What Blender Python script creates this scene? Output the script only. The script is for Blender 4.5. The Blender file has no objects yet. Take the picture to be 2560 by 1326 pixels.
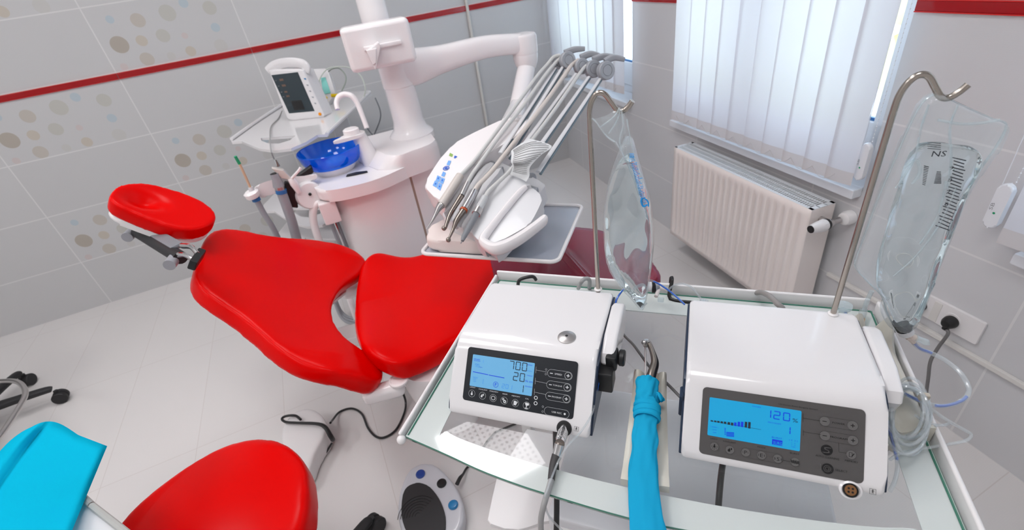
import bpy, bmesh, math, random
from mathutils import Vector, Matrix
random.seed(7)
C = bpy.context.scene.collection
PI = math.pi
# ---------------------------------------------------------------- camera and measuring
CF, CP, CR, CY, DW = 1171.339, .570875, .166596, .348611, .120041
EYE = Vector((0, 0, 1.5))
FW = Vector((math.sin(CY)*math.cos(CP), math.cos(CY)*math.cos(CP), -math.sin(CP)))
_rt = Vector((math.cos(CY), -math.sin(CY), 0)); _dn = FW.cross(_rt)
RT = math.cos(CR)*_rt + math.sin(CR)*_dn
DN = -math.sin(CR)*_rt + math.cos(CR)*_dn
def V(*a): return Vector(a)
def ray(px, py): return RT*((px-1280)/CF) + DN*((py-663)/CF) + FW
def P(px, py, pl):
    """sight line of a pixel met with a plane: number = height, ('y',v) = depth, (point, normal) = any plane"""
    d = ray(px, py)
    if isinstance(pl, (int, float)): t = (pl-EYE.z)/d.z
    elif pl[0] == 'y': t = (pl[1])/d.y
    elif pl[0] == 'd': t = pl[1]
    else: t = (pl[0]-EYE).dot(pl[1])/d.dot(pl[1])
    return EYE + d*t
def plane3(a, b, c): return (a, (b-a).cross(c-a).normalized())
# table frame
TB, TU, TV = V(.29, .912, 0), V(.718, -.696, 0), V(-.696, -.718, 0)
def T(u, v, z): return TB + TU*u + TV*v + V(0, 0, z)
# window wall frame: s runs from the corner towards the viewer, o out of the wall into the room
WC, WS, WO_ = V(1.935, 3.432, 0), V(-math.sin(DW), -math.cos(DW), 0), V(-math.cos(DW), math.sin(DW), 0)
def Wp(s, o, z): return WC + WS*s + WO_*o + V(0, 0, z)
def PW(px, py, o=0): return P(px, py, (WC+WO_*o, WO_))
# ---------------------------------------------------------------- materials
def mat(name, col, rough=.45, metal=0, coat=0, spec=.5, trans=0, ior=1.45, emis=None, estr=0, alpha=1, sheen=0, sss=0):
    m = bpy.data.materials.new(name); m.use_nodes = True
    b = m.node_tree.nodes['Principled BSDF']
    b.inputs['Base Color'].default_value = (*col, 1); b.inputs['Roughness'].default_value = rough
    b.inputs['Metallic'].default_value = metal; b.inputs['Coat Weight'].default_value = coat
    b.inputs['Specular IOR Level'].default_value = spec
    b.inputs['Transmission Weight'].default_value = trans; b.inputs['IOR'].default_value = ior
    b.inputs['Alpha'].default_value = alpha; b.inputs['Sheen Weight'].default_value = sheen
    if emis: b.inputs['Emission Color'].default_value = (*emis, 1); b.inputs['Emission Strength'].default_value = estr
    return m
def nodes(m): return m.node_tree.nodes, m.node_tree.links
def add_noise_bump(m, scale, strength, dist=.002, rough_var=0):
    N, L = nodes(m); b = N['Principled BSDF']
    tc = N.new('ShaderNodeTexCoord'); n = N.new('ShaderNodeTexNoise'); n.inputs['Scale'].default_value = scale
    n.inputs['Detail'].default_value = 4
    bp = N.new('ShaderNodeBump'); bp.inputs['Strength'].default_value = strength; bp.inputs['Distance'].default_value = dist
    L.new(tc.outputs['Object'], n.inputs['Vector']); L.new(n.outputs['Fac'], bp.inputs['Height']); L.new(bp.outputs['Normal'], b.inputs['Normal'])
    return n
def math_node(N, L, op, a, b=None, c=None):
    n = N.new('ShaderNodeMath'); n.operation = op
    for i, x in enumerate((a, b, c)):
        if x is None: continue
        if isinstance(x, (int, float)): n.inputs[i].default_value = x
        else: L.new(x, n.inputs[i])
    return n.outputs[0]
DOTS = [(.1,.246,.019,'b'),(.22,.222,.034,'t'),(.369,.233,.040,'g'),(.464,.266,.023,'b'),(.578,.224,.034,'g'),(.565,.127,.023,'b'),(.399,.114,.016,'p'),
        (.298,.132,.033,'g'),(.19,.126,.027,'o'),(.083,.126,.042,'B'),(.393,.034,.026,'o'),(.553,.033,.034,'f'),(.171,.035,.034,'t'),(.289,.028,.021,'f'),(.05,.02,.018,'p')]
DCOL = {'b': (.46,.535,.58), 't': (.51,.475,.43), 'g': (.515,.51,.475), 'p': (.59,.525,.52), 'o': (.54,.495,.43), 'B': (.43,.39,.34), 'f': (.555,.55,.535)}
def tile_mat(name, base, grout, tw, th, x0, y0, gw, axes, dots=None, rough=.28, var=.03):
    """tiles laid in object coordinates: axes = the two coordinates that run along and up"""
    m = bpy.data.materials.new(name); m.use_nodes = True
    N, L = nodes(m); b = N['Principled BSDF']; b.inputs['Roughness'].default_value = rough
    tc = N.new('ShaderNodeTexCoord'); sp = N.new('ShaderNodeSeparateXYZ'); L.new(tc.outputs['Object'], sp.inputs[0])
    X = math_node(N, L, 'SUBTRACT', sp.outputs[axes[0]], x0); Y = math_node(N, L, 'SUBTRACT', sp.outputs[axes[1]], y0)
    fx = math_node(N, L, 'DIVIDE', X, tw); fy = math_node(N, L, 'DIVIDE', Y, th)
    ix = math_node(N, L, 'FLOOR', fx); iy = math_node(N, L, 'FLOOR', fy)
    lx = math_node(N, L, 'MULTIPLY', math_node(N, L, 'SUBTRACT', fx, ix), tw)
    ly = math_node(N, L, 'MULTIPLY', math_node(N, L, 'SUBTRACT', fy, iy), th)
    def edge(l, w):
        d = math_node(N, L, 'MINIMUM', l, math_node(N, L, 'SUBTRACT', w, l))
        return math_node(N, L, 'LESS_THAN', d, gw/2)
    gm = math_node(N, L, 'MAXIMUM', edge(lx, tw), edge(ly, th))
    # slight tone difference tile to tile, and the fine woven relief of the glaze
    wn = N.new('ShaderNodeTexWhiteNoise'); cb = N.new('ShaderNodeCombineXYZ'); L.new(ix, cb.inputs[0]); L.new(iy, cb.inputs[1]); L.new(cb.outputs[0], wn.inputs['Vector'])
    vv = math_node(N, L, 'ADD', math_node(N, L, 'MULTIPLY', wn.outputs['Value'], var), 1-var/2)
    mul = N.new('ShaderNodeMix'); mul.data_type = 'RGBA'; mul.blend_type = 'MULTIPLY'; mul.inputs[0].default_value = 1
    mul.inputs[6].default_value = (*base, 1); L.new(vv, mul.inputs[7])
    cur = mul.outputs[2]
    if dots:
        sel = None
        for (cx, cy) in dots:
            s = math_node(N, L, 'MULTIPLY', math_node(N, L, 'COMPARE', ix, cx, .1), math_node(N, L, 'COMPARE', iy, cy, .1))
            sel = s if sel is None else math_node(N, L, 'MAXIMUM', sel, s)
        for (dx, dy, r, k) in DOTS:
            ax = math_node(N, L, 'SUBTRACT', lx, dx); ay = math_node(N, L, 'SUBTRACT', ly, dy)
            dd = math_node(N, L, 'SQRT', math_node(N, L, 'ADD', math_node(N, L, 'MULTIPLY', ax, ax), math_node(N, L, 'MULTIPLY', ay, ay)))
            f = math_node(N, L, 'MULTIPLY', math_node(N, L, 'LESS_THAN', dd, r), sel)
            mx = N.new('ShaderNodeMix'); mx.data_type = 'RGBA'; L.new(f, mx.inputs[0]); L.new(cur, mx.inputs[6]); mx.inputs[7].default_value = (*DCOL[k], 1)
            cur = mx.outputs[2]
    mg = N.new('ShaderNodeMix'); mg.data_type = 'RGBA'; L.new(gm, mg.inputs[0]); L.new(cur, mg.inputs[6]); mg.inputs[7].default_value = (*grout, 1)
    L.new(mg.outputs[2], b.inputs['Base Color'])
    wv = N.new('ShaderNodeTexWave'); wv.wave_type = 'BANDS'; wv.bands_direction = 'XYZ'[axes[1]]
    wv.inputs['Scale'].default_value = 60; wv.inputs['Distortion'].default_value = 1.5; L.new(tc.outputs['Object'], wv.inputs['Vector'])
    hs = math_node(N, L, 'SUBTRACT', math_node(N, L, 'MULTIPLY', wv.outputs['Fac'], .12), gm)
    bp = N.new('ShaderNodeBump'); bp.inputs['Strength'].default_value = .35; bp.inputs['Distance'].default_value = .0012
    L.new(hs, bp.inputs['Height']); L.new(bp.outputs['Normal'], b.inputs['Normal'])
    return m
def glass_mat(name, col=(1, 1, 1), ior=1.45, rough=.0):
    m = bpy.data.materials.new(name); m.use_nodes = True; N, L = nodes(m)
    N.remove(N['Principled BSDF']); g = N.new('ShaderNodeBsdfGlass'); g.inputs['Color'].default_value = (*col, 1)
    g.inputs['IOR'].default_value = ior; g.inputs['Roughness'].default_value = rough
    L.new(g.outputs[0], N['Material Output'].inputs[0]); return m
def film_mat(name, tint, refl=.12, diff=(.9, .93, .95), dfac=.1, rough=.08, fres=1.4):
    """thin clear sheet: mostly see-through, shiny, a little milky"""
    m = bpy.data.materials.new(name); m.use_nodes = True; N, L = nodes(m); N.remove(N['Principled BSDF'])
    t = N.new('ShaderNodeBsdfTransparent'); t.inputs[0].default_value = (*tint, 1)
    gl = N.new('ShaderNodeBsdfGlossy'); gl.inputs['Roughness'].default_value = rough
    df = N.new('ShaderNodeBsdfDiffuse'); df.inputs[0].default_value = (*diff, 1)
    lw = N.new('ShaderNodeFresnel'); ge = N.new('ShaderNodeNewGeometry')
    L.new(math_node(N, L, 'MULTIPLY_ADD', ge.outputs['Backfacing'], 1/fres-fres, fres), lw.inputs[0])
    a = N.new('ShaderNodeMixShader'); a.inputs[0].default_value = dfac; L.new(t.outputs[0], a.inputs[1]); L.new(df.outputs[0], a.inputs[2])
    b = N.new('ShaderNodeMixShader'); L.new(math_node(N, L, 'ADD', lw.outputs[0], refl-.04), b.inputs[0]); L.new(a.outputs[0], b.inputs[1]); L.new(gl.outputs[0], b.inputs[2])
    L.new(b.outputs[0], N['Material Output'].inputs[0]); return m
def translucent_mat(name, col, tfac=.45, rough=.9):
    m = bpy.data.materials.new(name); m.use_nodes = True; N, L = nodes(m); N.remove(N['Principled BSDF'])
    d = N.new('ShaderNodeBsdfDiffuse'); d.inputs[0].default_value = (*col, 1)
    t = N.new('ShaderNodeBsdfTranslucent'); t.inputs[0].default_value = (*col, 1)
    a = N.new('ShaderNodeMixShader'); a.inputs[0].default_value = tfac; L.new(d.outputs[0], a.inputs[1]); L.new(t.outputs[0], a.inputs[2])
    tc = N.new('ShaderNodeTexCoord'); n = N.new('ShaderNodeTexNoise'); n.inputs['Scale'].default_value = 250
    bp = N.new('ShaderNodeBump'); bp.inputs['Strength'].default_value = .1; bp.inputs['Distance'].default_value = .001
    L.new(tc.outputs['Object'], n.inputs[0]); L.new(n.outputs[0], bp.inputs['Height']); L.new(bp.outputs[0], d.inputs['Normal'])
    L.new(a.outputs[0], N['Material Output'].inputs[0]); return m
M = {}
M['red'] = mat('red_leatherette', (.75, .0, .0), .27, coat=.0, spec=.13); add_noise_bump(M['red'], 420, .06, .0006)
M['maroon'] = film_mat('clear_foot_cover', (.62, .30, .48), .07, (.34, .015, .075), .45, .16)
M['white'] = mat('white_plastic', (.83, .81, .81), .32, coat=.1)
M['gloss'] = mat('white_lacquer', (.79, .775, .785), .14, coat=.35)
M['unit'] = mat('white_shell', (.92, .88, .885), .25, coat=.3)
M['cream'] = mat('cream_plastic', (.66, .63, .55), .35, coat=.1)
M['grey'] = mat('light_grey_plastic', (.36, .37, .40), .35, coat=.1)
M['fin'] = mat('pale_grey_plastic', (.70, .70, .72), .32, coat=.2)
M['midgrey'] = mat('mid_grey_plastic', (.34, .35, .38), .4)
M['hosegrey'] = mat('grey_hose', (.22, .23, .25), .5)
M['hoselight'] = mat('pale_hose', (.62, .62, .61), .35, coat=.15)
M['hosebeige'] = mat('beige_hose', (.66, .60, .56), .35, coat=.15)
M['hoseend'] = mat('hose_end_grey', (.55, .56, .57), .3)
M['black'] = mat('black_plastic', (.012, .012, .013), .4)
M['rubber'] = mat('black_rubber', (.02, .02, .022), .55)
M['cable'] = mat('black_cable', (.012, .013, .014), .35, coat=.2)
M['greycable'] = mat('grey_cable', (.16, .155, .155), .4)
M['midcable'] = mat('mid_grey_cable', (.36, .36, .36), .38)
M['steel'] = mat('brushed_steel', (.42, .38, .34), .22, metal=1); add_noise_bump(M['steel'], 90, .05, .0005)
M['chrome'] = mat('chrome', (.75, .75, .76), .12, metal=1)
M['darksteel'] = mat('dark_steel', (.30, .26, .23), .28, metal=1)
M['satin'] = mat('satin_metal', (.55, .53, .52), .3, metal=1)
M['navy'] = mat('dark_blue_side', (.02, .035, .07), .35)
M['panelblack'] = mat('black_panel', (.010, .013, .018), .3, coat=.3); add_noise_bump(M['panelblack'], 300, .03, .0003)
M['panelgrey'] = mat('grey_panel', (.085, .08, .08), .38, coat=.1); add_noise_bump(M['panelgrey'], 300, .03, .0003)
M['key'] = mat('grey_key', (.13, .125, .125), .32, coat=.2)
M['print'] = mat('white_print', (.72, .74, .76), .4)
M['printgrey'] = mat('grey_print', (.3, .31, .33), .4)
M['printblack'] = mat('black_print', (.008, .008, .009), .4)
M['lcdL'] = mat('lit_blue_display', (.05, .13, .2), .35, emis=(.12, .36, .62), estr=.66)
M['lcdR'] = mat('lit_cyan_display', (.01, .12, .2), .3, emis=(.0, .27, .54), estr=.72)
M['lcdblue'] = mat('display_blue_segment', (.005, .02, .35), .3, emis=(.0, .03, .5), estr=.6)
M['lcdpurple'] = mat('display_dark_segment', (.06, .02, .08), .3)
M['lcdmid'] = mat('display_faint_segment', (.03, .16, .5), .3, emis=(.02, .2, .62), estr=.4)
M['lcddark'] = mat('display_black_segment', (.02, .03, .05), .3)
M['bluedrape'] = translucent_mat('blue_nonwoven', (.005, .50, .74), .15)
M['sleeve'] = translucent_mat('blue_nonwoven_sleeve', (.02, .46, .76), .25)
M['radiator'] = mat('radiator_enamel', (.93, .85, .815), .3, coat=.2)
M['radgrille'] = mat('radiator_grille', (.72, .74, .76), .35)
M['dark'] = mat('dark_hollow', (.03, .03, .035), .8)
M['blind'] = translucent_mat('white_blind_fabric', (.80, .80, .84), .42)
M['blindpocket'] = translucent_mat('blind_hem', (.72, .69, .69), .25)
M['pvc'] = mat('white_pvc', (.80, .82, .86), .25, coat=.2)
M['wallred'] = mat('red_glass_border', (.36, .0, .004), .15, coat=.15)
M['redlip'] = mat('red_border_edge', (.62, .02, .02), .3)
M['trunk'] = mat('white_trunking', (.74, .72, .69), .35)
M['pipe'] = mat('cream_pipe', (.70, .68, .64), .35)
M['orange'] = mat('orange_button', (.95, .32, .0), .4)
M['yellow'] = mat('yellow_plug', (.9, .62, .0), .4)
M['teal'] = mat('pale_green_label', (.25, .68, .62), .5)
M['blueglass'] = film_mat('blue_glass', (.05, .48, 1.0), .05, (.0, .22, .98), .36, .04, 1.45)
M['bluewhite'] = mat('white_drain', (.6, .75, .95), .4)
M['bluepr'] = mat('blue_print', (.02, .12, .62), .4)
M['bluekey'] = mat('pale_blue_key', (.18, .42, .86), .35)
M['greenled'] = mat('green_window', (.30, .48, .12), .3)
M['green'] = mat('green_tip', (.02, .35, .16), .4)
M['tan'] = mat('tan_straw', (.70, .48, .32), .4)
M['bluering'] = mat('blue_ring', (.03, .16, .42), .35)
M['bagprint'] = mat('bag_black_print', (.03, .035, .045), .5)
M['bagprintblue'] = mat('bag_blue_print', (.02, .30, .72), .5)
M['pedalblue'] = mat('dark_blue_button', (.015, .06, .30), .3, coat=.4)
M['pedalteal'] = mat('mid_blue_button', (.01, .19, .44), .3, coat=.4)
M['pedalgrey'] = mat('silver_pedal_shell', (.60, .61, .65), .28, coat=.4)
M['amber'] = mat('amber_stopper', (.75, .50, .25), .4)
M['frosted'] = mat('white_back_printed_glass', (.61, .655, .64), .08, coat=.35)
M['glassedge'] = mat('green_glass_edge', (.05, .20, .14), .1, coat=.6)
M['cleartube'] = film_mat('clear_tube', (.93, .95, .96), .10, (.8, .84, .86), .22, .12)
M['bluetube'] = mat('blue_marked_tube', (.02, .14, .66), .3, coat=.5)
M['bagfilm'] = film_mat('clear_bag_film', (.985, .995, 1.0), .06, (.78, .88, .93), .13, .05, 1.35)
M['seam'] = film_mat('welded_bag_seam', (.93, .97, .98), .12, (.80, .90, .94), .26, .1)
M['water'] = glass_mat('saline', (.955, .99, .995), 1.33)
M['tableglass'] = film_mat('clear_table_glass', (.93, .955, .95), .03, (.9, .9, .9), .02, .01, 1.5)
M['paper'] = mat('paper_label', (.72, .73, .74), .6)
# ---------------------------------------------------------------- mesh builders
def crom(pts, n=6, closed=False):
    out = []; k = len(pts)
    if k < 3 and not closed: return [Vector(p) for p in pts]
    rng = range(k) if closed else range(k-1)
    for i in rng:
        p0 = Vector(pts[(i-1) % k] if (closed or i > 0) else pts[0]); p1 = Vector(pts[i]); p2 = Vector(pts[(i+1) % k])
        p3 = Vector(pts[(i+2) % k] if (closed or i+2 < k) else pts[-1])
        for j in range(n):
            t = j/n; out.append(.5*((2*p1)+(p2-p0)*t+(2*p0-5*p1+4*p2-p3)*t*t+(3*p1-p0-3*p2+p3)*t*t*t))
    if not closed: out.append(Vector(pts[-1]))
    return out
def basis(d):
    d = d.normalized(); a = V(0, 0, 1) if abs(d.z) < .9 else V(1, 0, 0)
    x = a.cross(d).normalized(); return x, d.cross(x).normalized(), d
def tube(bm, pts, r, seg=10, smooth=5, cap=True, flat=1, up=None):
    rs = r if isinstance(r, (list, tuple)) else [r]*len(pts)
    if smooth and len(pts) > 2:
        P4 = crom(pts, smooth); R4 = []
        for i in range(len(rs)-1):
            for j in range(smooth): R4.append(rs[i]+(rs[i+1]-rs[i])*j/smooth)
        R4.append(rs[-1])
    else: P4, R4 = [Vector(p) for p in pts], list(rs)
    rings = []; x = None
    for i, p in enumerate(P4):
        d = (P4[min(i+1, len(P4)-1)]-P4[max(i-1, 0)])
        if d.length < 1e-9: d = V(0, 0, 1)
        d.normalize()
        if x is None: x = (up.cross(d).normalized() if up else basis(d)[0])
        x = (x - d*x.dot(d)); x = x.normalized() if x.length > 1e-6 else basis(d)[0]
        y = d.cross(x)
        rings.append([bm.verts.new(p + x*(R4[i]*math.cos(2*PI*k/seg)) + y*(R4[i]*flat*math.sin(2*PI*k/seg))) for k in range(seg)])
    for a, b in zip(rings, rings[1:]):
        for k in range(seg): bm.faces.new((a[k], a[(k+1) % seg], b[(k+1) % seg], b[k]))
    if cap:
        bm.faces.new(rings[0][::-1]); bm.faces.new(rings[-1])
    return bm
def lathe(bm, prof, c, d=V(0, 0, 1), seg=28, cap=True, sx=1, xdir=None):
    x, y, z = basis(Vector(d))
    if xdir is not None: x = (xdir - z*xdir.dot(z)).normalized(); y = z.cross(x)
    rings = []
    for r, h in prof:
        rings.append([bm.verts.new(c + z*h + x*(r*sx*math.cos(2*PI*k/seg)) + y*(r*math.sin(2*PI*k/seg))) for k in range(seg)])
    for a, b in zip(rings, rings[1:]):
        for k in range(seg): bm.faces.new((a[k], a[(k+1) % seg], b[(k+1) % seg], b[k]))
    if cap:
        bm.faces.new(rings[0][::-1]); bm.faces.new(rings[-1])
    return bm
def slab(bm, out, nrm, th, bev=0, segs=3, down=True):
    """solid plate: outline at the top (or middle), extruded against the normal"""
    nrm = Vector(nrm).normalized(); out = [Vector(p) for p in out]
    a = V(0, 0, 0)
    for i in range(len(out)): a += out[i].cross(out[(i+1) % len(out)])
    if a.dot(nrm) < 0: out = out[::-1]
    top = [bm.verts.new(p) for p in out]; bot = [bm.verts.new(p - nrm*th) for p in out]
    f1 = bm.faces.new(top); f2 = bm.faces.new(bot[::-1]); k = len(out)
    for i in range(k): bm.faces.new((top[i], bot[i], bot[(i+1) % k], top[(i+1) % k]))
    if bev:
        es = list(set(list(f1.edges)+list(f2.edges)))
        bmesh.ops.bevel(bm, geom=es, offset=bev, segments=segs, affect='EDGES', profile=.5, clamp_overlap=True)
    return bm
def box(bm, c, dx, dy, dz, bev=0, segs=3):
    """c centre, dx dy dz full-size edge vectors"""
    c = Vector(c); dx, dy, dz = Vector(dx), Vector(dy), Vector(dz)
    if dx.cross(dy).dot(dz) < 0: dx = -dx
    vs = [bm.verts.new(c + dx*(i-.5) + dy*(j-.5) + dz*(k-.5)) for k in (0, 1) for j in (0, 1) for i in (0, 1)]
    fs = [bm.faces.new([vs[i] for i in q]) for q in ((0,2,3,1),(4,5,7,6),(0,1,5,4),(2,6,7,3),(0,4,6,2),(1,3,7,5))]
    if bev:
        es = list({e for f in fs for e in f.edges})
        bmesh.ops.bevel(bm, geom=es, offset=bev, segments=segs, affect='EDGES', profile=.5, clamp_overlap=True)
    return bm
def sphere(bm, c, r, sz=(1, 1, 1), seg=16, d=None):
    m = Matrix.Translation(Vector(c)) @ (Matrix((basis(Vector(d))[0], basis(Vector(d))[1], basis(Vector(d))[2])).transposed().to_4x4() if d is not None else Matrix.Identity(4)) @ Matrix.Diagonal((*sz, 1))
    bmesh.ops.create_uvsphere(bm, u_segments=seg, v_segments=seg//2+2, radius=r, matrix=m)
    return bm
def B(): return bmesh.new()
WL = {}
def finish(me, ang=.55):
    for p in me.polygons: p.use_smooth = True
    bm = bmesh.new(); bm.from_mesh(me)
    for e in bm.edges:
        e.smooth = not (len(e.link_faces) == 2 and e.calc_face_angle(0) > ang)
    bm.to_mesh(me); bm.free()
def obj(name, bm, m, parent=None, loc=None, ang=.55, label=None, cat=None, group=None, kind=None, sol=0, norm=True):
    if norm: bmesh.ops.recalc_face_normals(bm, faces=bm.faces)
    me = bpy.data.meshes.new(name)
    if parent is not None: L = WL[parent.name]
    elif loc is not None: L = Vector(loc)
    else:
        vs = [v.co for v in bm.verts]
        L = V((min(v.x for v in vs)+max(v.x for v in vs))/2, (min(v.y for v in vs)+max(v.y for v in vs))/2, min(v.z for v in vs))
    bmesh.ops.translate(bm, verts=bm.verts, vec=-L)
    bm.to_mesh(me); bm.free(); finish(me, ang)
    me.materials.append(M[m] if isinstance(m, str) else m)
    o = bpy.data.objects.new(name, me); C.objects.link(o)
    if parent is not None: o.parent = parent; WL[o.name] = L
    else: o.location = L; WL[o.name] = L
    if label: o['label'] = label
    if cat: o['category'] = cat
    if group: o['group'] = group
    if kind: o['kind'] = kind
    if sol:
        s = o.modifiers.new('thickness', 'SOLIDIFY'); s.thickness = sol; s.offset = 0
    elif ang < 2:
        s = o.modifiers.new('even_normals', 'WEIGHTED_NORMAL'); s.keep_sharp = True; s.weight = 60
    return o
def thing(name, label, cat, loc, group=None):
    o = bpy.data.objects.new(name, None); C.objects.link(o); o.location = loc; WL[o.name] = Vector(loc)
    o['label'] = label; o['category'] = cat; o.empty_display_size = .05
    if group: o['group'] = group
    return o
def struct(name, bm, m, **k): return obj(name, bm, m, kind='structure', **k)
def cushion(out, nrm, th, vox=.008, it=12, shape=None, ext=0):
    """upholstered pad: outline at mid thickness, softly rounded all round"""
    bm = B(); nrm = Vector(nrm).normalized()
    slab(bm, [Vector(p)+nrm*th/2 for p in out], nrm, th)
    me = bpy.data.meshes.new('t'); bm.to_mesh(me); bm.free(); o = bpy.data.objects.new('t', me); C.objects.link(o)
    r = o.modifiers.new('r', 'REMESH'); r.mode = 'VOXEL'; r.voxel_size = vox
    s = o.modifiers.new('s', 'SMOOTH'); s.iterations = it; s.factor = .5
    dg = bpy.context.evaluated_depsgraph_get(); m2 = bpy.data.meshes.new_from_object(o.evaluated_get(dg))
    bpy.data.objects.remove(o); bpy.data.meshes.remove(me)
    bm = bmesh.new(); bm.from_mesh(m2); bpy.data.meshes.remove(m2)
    if shape:
        for v in bm.verts: v.co = shape(v.co)
    return bm
def text_into(bm, s, o, ex, ey, w=None, h=.005, off=0):
    """lettering as thin geometry: o = lower left, ex along, ey up; fitted to width w and height h"""
    cu = bpy.data.curves.new('t', 'FONT'); cu.body = s; cu.size = 1; cu.resolution_u = 2
    ob = bpy.data.objects.new('t', cu); C.objects.link(ob); dg = bpy.context.evaluated_depsgraph_get()
    me = bpy.data.meshes.new_from_object(ob.evaluated_get(dg)); bpy.data.objects.remove(ob); bpy.data.curves.remove(cu)
    if not me.vertices: return
    x0 = min(v.co.x for v in me.vertices); x1 = max(v.co.x for v in me.vertices)
    y0 = min(v.co.y for v in me.vertices); y1 = max(v.co.y for v in me.vertices)
    sy = h/max(y1-y0, 1e-6); sx = (w/max(x1-x0, 1e-6)) if w else sy
    n = ex.cross(ey).normalized()
    vs = [bm.verts.new(o + ex*((v.co.x-x0)*sx) + ey*((v.co.y-y0)*sy) + n*off) for v in me.vertices]
    for p in me.polygons:
        try: bm.faces.new([vs[i] for i in p.vertices])
        except ValueError: pass
    bpy.data.meshes.remove(me)
def quad(bm, o, ex, ey, x0, y0, x1, y1, off=0, sk=0):
    n = ex.cross(ey).normalized()
    bm.faces.new([bm.verts.new(o+ex*x+ey*y+n*off) for x, y in ((x0, y0), (x1, y0), (x1+sk, y1), (x0+sk, y1))])
def ringflat(bm, c, ex, ey, r, w, off=0, seg=24, sx=1):
    n = ex.cross(ey).normalized(); a = []; b = []
    for k in range(seg):
        t = 2*PI*k/seg; d = ex*math.cos(t)*sx+ey*math.sin(t); a.append(bm.verts.new(c+d*r+n*off)); b.append(bm.verts.new(c+d*(r-w)+n*off))
    for k in range(seg): bm.faces.new((a[k], a[(k+1) % seg], b[(k+1) % seg], b[k]))
def discflat(bm, c, ex, ey, r, off=0, seg=20, sx=1):
    n = ex.cross(ey).normalized()
    bm.faces.new([bm.verts.new(c+ex*(r*sx*math.cos(2*PI*k/seg))+ey*(r*math.sin(2*PI*k/seg))+n*off) for k in range(seg)])
def rrect(c, ex, ey, w, h, r, n=5):
    out = []
    for sx, sy, a0 in ((1, 1, 0), (-1, 1, PI/2), (-1, -1, PI), (1, -1, 3*PI/2)):
        for k in range(n+1):
            a = a0 + PI/2*k/n
            out.append(c + ex*(sx*(w/2-r)+r*math.cos(a)) + ey*(sy*(h/2-r)+r*math.sin(a)))
    return out
def pillflat(bm, c, ex, ey, w, h, lw, off=0, n=8):
    a = rrect(c, ex, ey, w, h, h/2*.999, n); b = rrect(c, ex, ey, w-2*lw, h-2*lw, (h/2-lw)*.999, n); nn = ex.cross(ey).normalized()*off
    va = [bm.verts.new(p+nn) for p in a]; vb = [bm.verts.new(p+nn) for p in b]; k = len(a)
    for i in range(k): bm.faces.new((va[i], va[(i+1) % k], vb[(i+1) % k], vb[i]))
SEG = {'0': 'abcdef', '1': 'bc', '2': 'abged', '3': 'abgcd', '4': 'fgbc', '5': 'afgcd', '6': 'afgedc', '7': 'abcf'[0:3], '8': 'abcdefg', '9': 'abcdfg'}
def seg7(bm, s, o, ex, ey, w, h, t, gap, off):
    """seven-segment digits, lower left at o"""
    x = 0
    for ch in s:
        if ch == ' ': x += w+gap; continue
        for k in SEG[ch]:
            g = t*.25
            if k == 'a': r = (g+t*.4, h-t, w-g-t*.4, h)
            elif k == 'g': r = (g+t*.4, h/2-t/2, w-g-t*.4, h/2+t/2)
            elif k == 'd': r = (g+t*.4, 0, w-g-t*.4, t)
            elif k == 'b': r = (w-t, h/2+g, w, h-g*2)
            elif k == 'c': r = (w-t, g*2, w, h/2-g)
            elif k == 'f': r = (0, h/2+g, t, h-g*2)
            elif k == 'e': r = (0, g*2, t, h/2-g)
            quad(bm, o, ex, ey, x+r[0], r[1], x+r[2], r[3], off)
        x += w+gap
    return x
LAMP, SKY, EXPO = 9.3, 3.9, 0.38
# ================================================================ ROOM
def wall_obj(name, bm, m, loc, rotz, label=None):
    bmesh.ops.recalc_face_normals(bm, faces=bm.faces)
    me = bpy.data.meshes.new(name); bm.to_mesh(me); bm.free(); me.materials.append(m)
    o = bpy.data.objects.new(name, me); C.objects.link(o); o.location = loc; o.rotation_euler = (0, 0, rotz); o['kind'] = 'structure'
    WL[o.name] = Vector(loc); return o
YB, XL, YF, ZC = 3.432, -3.2, -1.7, 2.9
TILE_L = tile_mat('wall_tiles_back', (.575, .575, .58), (.70, .695, .695), .70, .315, -.155, 0, .006, (0, 2), dots=[(-1, 4), (-2, 3), (-1, 2), (-2, 1), (-1, 0), (-2, 5), (-3, 4)])
TILE_R = tile_mat('wall_tiles_window', (.64, .64, .655), (.75, .745, .75), .70, .305, 3.082, 0, .006, (0, 2))
TILE_F = tile_mat('floor_tiles', (.76, .735, .725), (.67, .63, .61), .35, .77, -.17, .21, .003, (0, 1), rough=.32, var=.02)
PLASTER = mat('white_plaster', (.80, .79, .78), .8)
for tm in (TILE_L, TILE_R):   # rows above the red border start a border's height higher
    N_, L_ = nodes(tm)
    s0 = [n for n in N_ if n.type == 'MATH' and n.operation == 'SUBTRACT' and n.inputs[0].is_linked and n.inputs[0].links[0].from_socket.name == 'Z'][0]
    src = s0.inputs[0].links[0].from_socket
    g = math_node(N_, L_, 'MULTIPLY', math_node(N_, L_, 'GREATER_THAN', src, 1.272 if tm is TILE_L else 1.238), .03)
    L_.new(math_node(N_, L_, 'SUBTRACT', src, g), s0.inputs[0])
bm = B(); box(bm, ((XL-.3+2.1)/2, (YF+YB)/2, -.05), (5.9, 0, 0), (0, YB-YF+.6, 0), (0, 0, .1)); wall_obj('floor', bm, TILE_F, (0, 0, 0), 0)
bm = B(); box(bm, ((XL+1.935)/2-.2, YB+.1, ZC/2), (1.935-XL+.9, 0, 0), (0, .2, 0), (0, 0, ZC)); bmesh.ops.translate(bm, verts=bm.verts, vec=(0, -YB, 0))
wall_obj('wall_back', bm, TILE_L, (0, YB, 0), 0)
bm = B(); box(bm, (XL-.1, (YF+YB)/2, ZC/2), (.2, 0, 0), (0, YB-YF+.2, 0), (0, 0, ZC)); wall_obj('wall_left', bm, PLASTER, (0, 0, 0), 0)
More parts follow.
